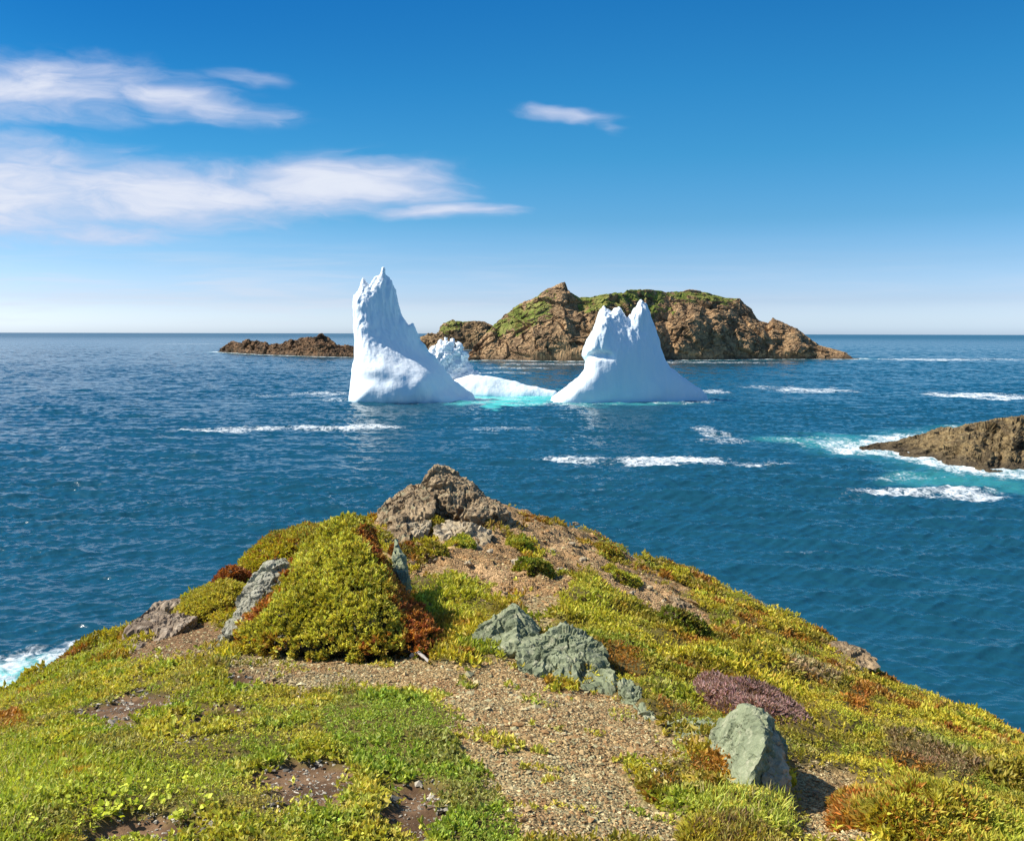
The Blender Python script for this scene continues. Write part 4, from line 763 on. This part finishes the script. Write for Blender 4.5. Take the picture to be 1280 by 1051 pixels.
bush_px('heather_bush', 'mauve brown heather patch behind the pointed green boulder', 'heather', 968, 900, 76, .75, .15, 5200, (MAUV * .85, MAUV * 1.25, BRN * 1.2), L=.038, Wd=.3, k_=8)
def orangef(P, C):
    px, py = proj(P); w1 = sstep(1130, 1040, px + n2(P[:, :2], 5., 3., 2) * 40)[:, None]; w2 = sstep(1180, 1260, px + n2(P[:, :2], 4., 8., 2) * 40)[:, None]; C = mix(C, np.where(rng.random((len(P), 1)) < .6, RUST * 1.2, np.array((.34, .2, .06))), w1 * .85); return mix(C, LIME, w2 * .7)
bush_px('heath_bush', 'long low bush, orange at its left end and lime green at right', 'bush', 1225, 1092, 135, .44, .15, 7000, (np.array((.52, .44, .06)), np.array((.42, .38, .05)), RUST), L=.045, Wd=.3, k_=9, lift=.85, colf=orangef)
bush_px('heath_bush', 'wispy yellow and brown bush at the foot of the pointed boulder', 'bush', 930, 1096, 64, .2, .03, 1600, (np.array((.50, .42, .06)), np.array((.40, .33, .09)), np.array((.30, .17, .11))), L=.04, Wd=.22, k_=9, lift=1.0)
for a, b, ww, hh_, lab, cl in [(571, 677, 17, .26, 'small bright green cushion plant on the pale ledge below the summit', (LIME * .8, YG, GRN)), (536, 664, 15, .22, 'small olive tuft just under the summit outcrop', (OLV, YG * .8, BRN)), (533, 690, 19, .2, 'brown and yellow tuft left of the bright green cushion', (OLV * .9, YG * .9, BRN)),
                               (668, 712, 20, .3, 'dark green clump in the middle of the bare knoll', (GRN * .75, OLV, GRN)), (650, 684, 13, .2, 'small mid green tuft above the dark green clump', (GRN, YG * .8, OLV)), (762, 690, 16, .2, 'small olive tuft near the right skyline of the knoll', (OLV, YG * .8, RUST)),
                               (500, 690, 11, .3, 'rusty olive tuft beside the dark green slab', (OLV * .8, RUST * .7, BRN)), (780, 725, 20, .2, 'yellow green tuft at the right end of the bare knoll', (YG, LIME * .8, OLV)), (860, 785, 26, .25, 'dark olive shrublet below the grey crumbling rock', (OLV * .7, GRN * .7, BRN))]:
    bush_px('cushion_plant', lab, 'plant', a, b + 6, ww * 1.15, .34, hh_ * .5, 620, cl, L=.045, group='tufts on the bare knoll', k_=7, lumps=.8)

# ------------------------------------------------------------------ small single things
# bleached root under the juniper
pr = np.array([at(514, 822, 7.62), at(523, 819, 7.58), at(531, 822, 7.5), at(536, 829, 7.42)]); ts = np.linspace(0, 1, 16); ct = np.stack([np.interp(ts, [0, .35, .7, 1], pr[:, i]) for i in range(3)], -1); ct[:, 2] = ground(ct[:, 0], ct[:, 1]) + .035 * np.sin(ts * 3.0) + .015
a_ = np.linspace(0, 2 * math.pi, 9); tg = nrm(np.gradient(ct, axis=0)); s1 = nrm(np.cross(tg, np.array([0, 0, 1.]))); s2 = np.cross(s1, tg); rd_ = (.02 - .008 * ts) * (1 + .15 * np.sin(ts * 23))
RV = ct[:, None] + rd_[:, None, None] * (np.cos(a_)[None, :, None] * s1[:, None] + np.sin(a_)[None, :, None] * s2[:, None]); tag(mesh('dead_root', RV.reshape(-1, 3), grid_faces(16, 9), M['wood'], smooth=True), 'short bleached root sticking out under the juniper bush', 'root')
# loose stones on the knoll and by the path
d0, f0 = ico(3)
protos = []
for s_ in range(4):
    dv = d0 * np.array([1, .75, .5]); dv = dv * (1 + .35 * facets(d0 * 1.3 + s_ * 5.1)[:, None] + .08 * fbm(d0 * 4 + s_, 2)[:, None]); protos.append((dv, f0))
def stones(spots, label, group, mat):
    ps = None
    pm = []
    for i, (a, b, s_) in enumerate(spots):
        p = gp(a, b); k_ = i % 4
        if len(pm) <= k_:
            o = mesh('loose_stone', protos[k_][0], protos[k_][1], mat, smooth=False); pm.append(o)
        else:
            o = pm[k_].copy(); COL.objects.link(o)
        r_s = s_ * .8 * p[1] / FPX; o.location = (p[0], p[1], p[2] + r_s * .12); o.scale = (r_s, r_s * .9, r_s); o.rotation_euler = (rng.normal() * .3, rng.normal() * .3, rng.random() * 6.28); tag(o, label, 'stone', group)
stones([(585, 705, 8), (612, 690, 7), (668, 675, 6), (690, 690, 9), (715, 680, 6), (728, 700, 8), (700, 712, 6), (745, 720, 7), (760, 735, 6), (790, 742, 8), (812, 735, 7), (830, 752, 6), (655, 738, 5), (575, 725, 6), (632, 742, 5), (640, 670, 6), (545, 700, 5), (720, 655, 6), (850, 760, 7)], 'pale angular stone lying loose on the bare knoll', 'loose stones on the bare knoll', M['pale_rock'])
stones([(395, 822, 4), (280, 816, 6), (208, 886, 5), (238, 909, 5), (455, 905, 5), (705, 918, 5), (745, 925, 6), (690, 900, 5), (770, 935, 5), (800, 905, 6), (645, 870, 4), (410, 935, 6), (395, 925, 5), (330, 995, 6), (372, 1002, 5), (430, 1035, 6), (460, 1030, 5), (1020, 990, 6), (1060, 1030, 7)], 'small pale stone lying on the gravel or bare earth of the foreground', 'small stones in the foreground', M['pale_rock'])
# yellow green seedlings, each a stalk with a few round leaves
def seedling(s):
    n = 7; Pl = np.c_[rng.normal(size=(n, 2)) * .02, .02 + rng.random(n) * .05]; V1, F1, C1 = round_geo(Pl, nrm(np.array([0, -.3, 1.]) + rng.normal(size=(n, 3)) * .5), .008 + .008 * rng.random(n), np.array((.56, .60, .06)) * (.8 + .4 * rng.random((n, 1))))
    V2, F2, C2 = leaf_geo(np.zeros((n, 3)) - np.array([0, 0, .015]), nrm(Pl), np.linalg.norm(Pl, axis=1) + .01, np.full(n, .004), np.repeat(np.array([[.25, .28, .06]]), n, 0)); V, F, C_ = join((V1, F1, C1), (V2, F2, C2))
    return mesh('seedling', V, F, M['leaf'], cols=C_)
sp_ = [seedling(i) for i in range(4)]; used = 0
for i in range(44):
    if i < 26: a, b = [(560 / 3.05, 275 / 3.05 + 800), (300 / 3.05, 715 / 3.05 + 800), (395 / 3.05, 705 / 3.05 + 800), (430 / 3.05, 690 / 3.05 + 800), (455 / 3.05, 690 / 3.05 + 800), (450 / 3.05, 620 / 3.05 + 800), (520 / 3.05, 640 / 3.05 + 800), (600 / 3.05, 640 / 3.05 + 800), (690 / 3.05, 700 / 3.05 + 800), (635 / 3.05, 560 / 3.05 + 800), (340 / 3.05, 680 / 3.05 + 800), (755 / 3.05, 640 / 3.05 + 800), (830 / 3.05, 630 / 3.05 + 800)][i % 13]; a += rng.normal() * 5; b += rng.normal() * 5
    else: a, b = 20 + rng.random() * 240, 965 + rng.random() * 80
    p = gp(a, min(b, 1048)); o = sp_[used % 4] if used < 4 else sp_[used % 4].copy()
    if used >= 4: COL.objects.link(o)
    used += 1; sc = .7 + .6 * rng.random(); o.location = p; o.scale = (sc, sc, sc); o.rotation_euler = (0, 0, rng.random() * 6.28); tag(o, 'tiny bright yellow green seedling with round leaves at lower left', 'seedling', 'seedlings in the lower left corner')
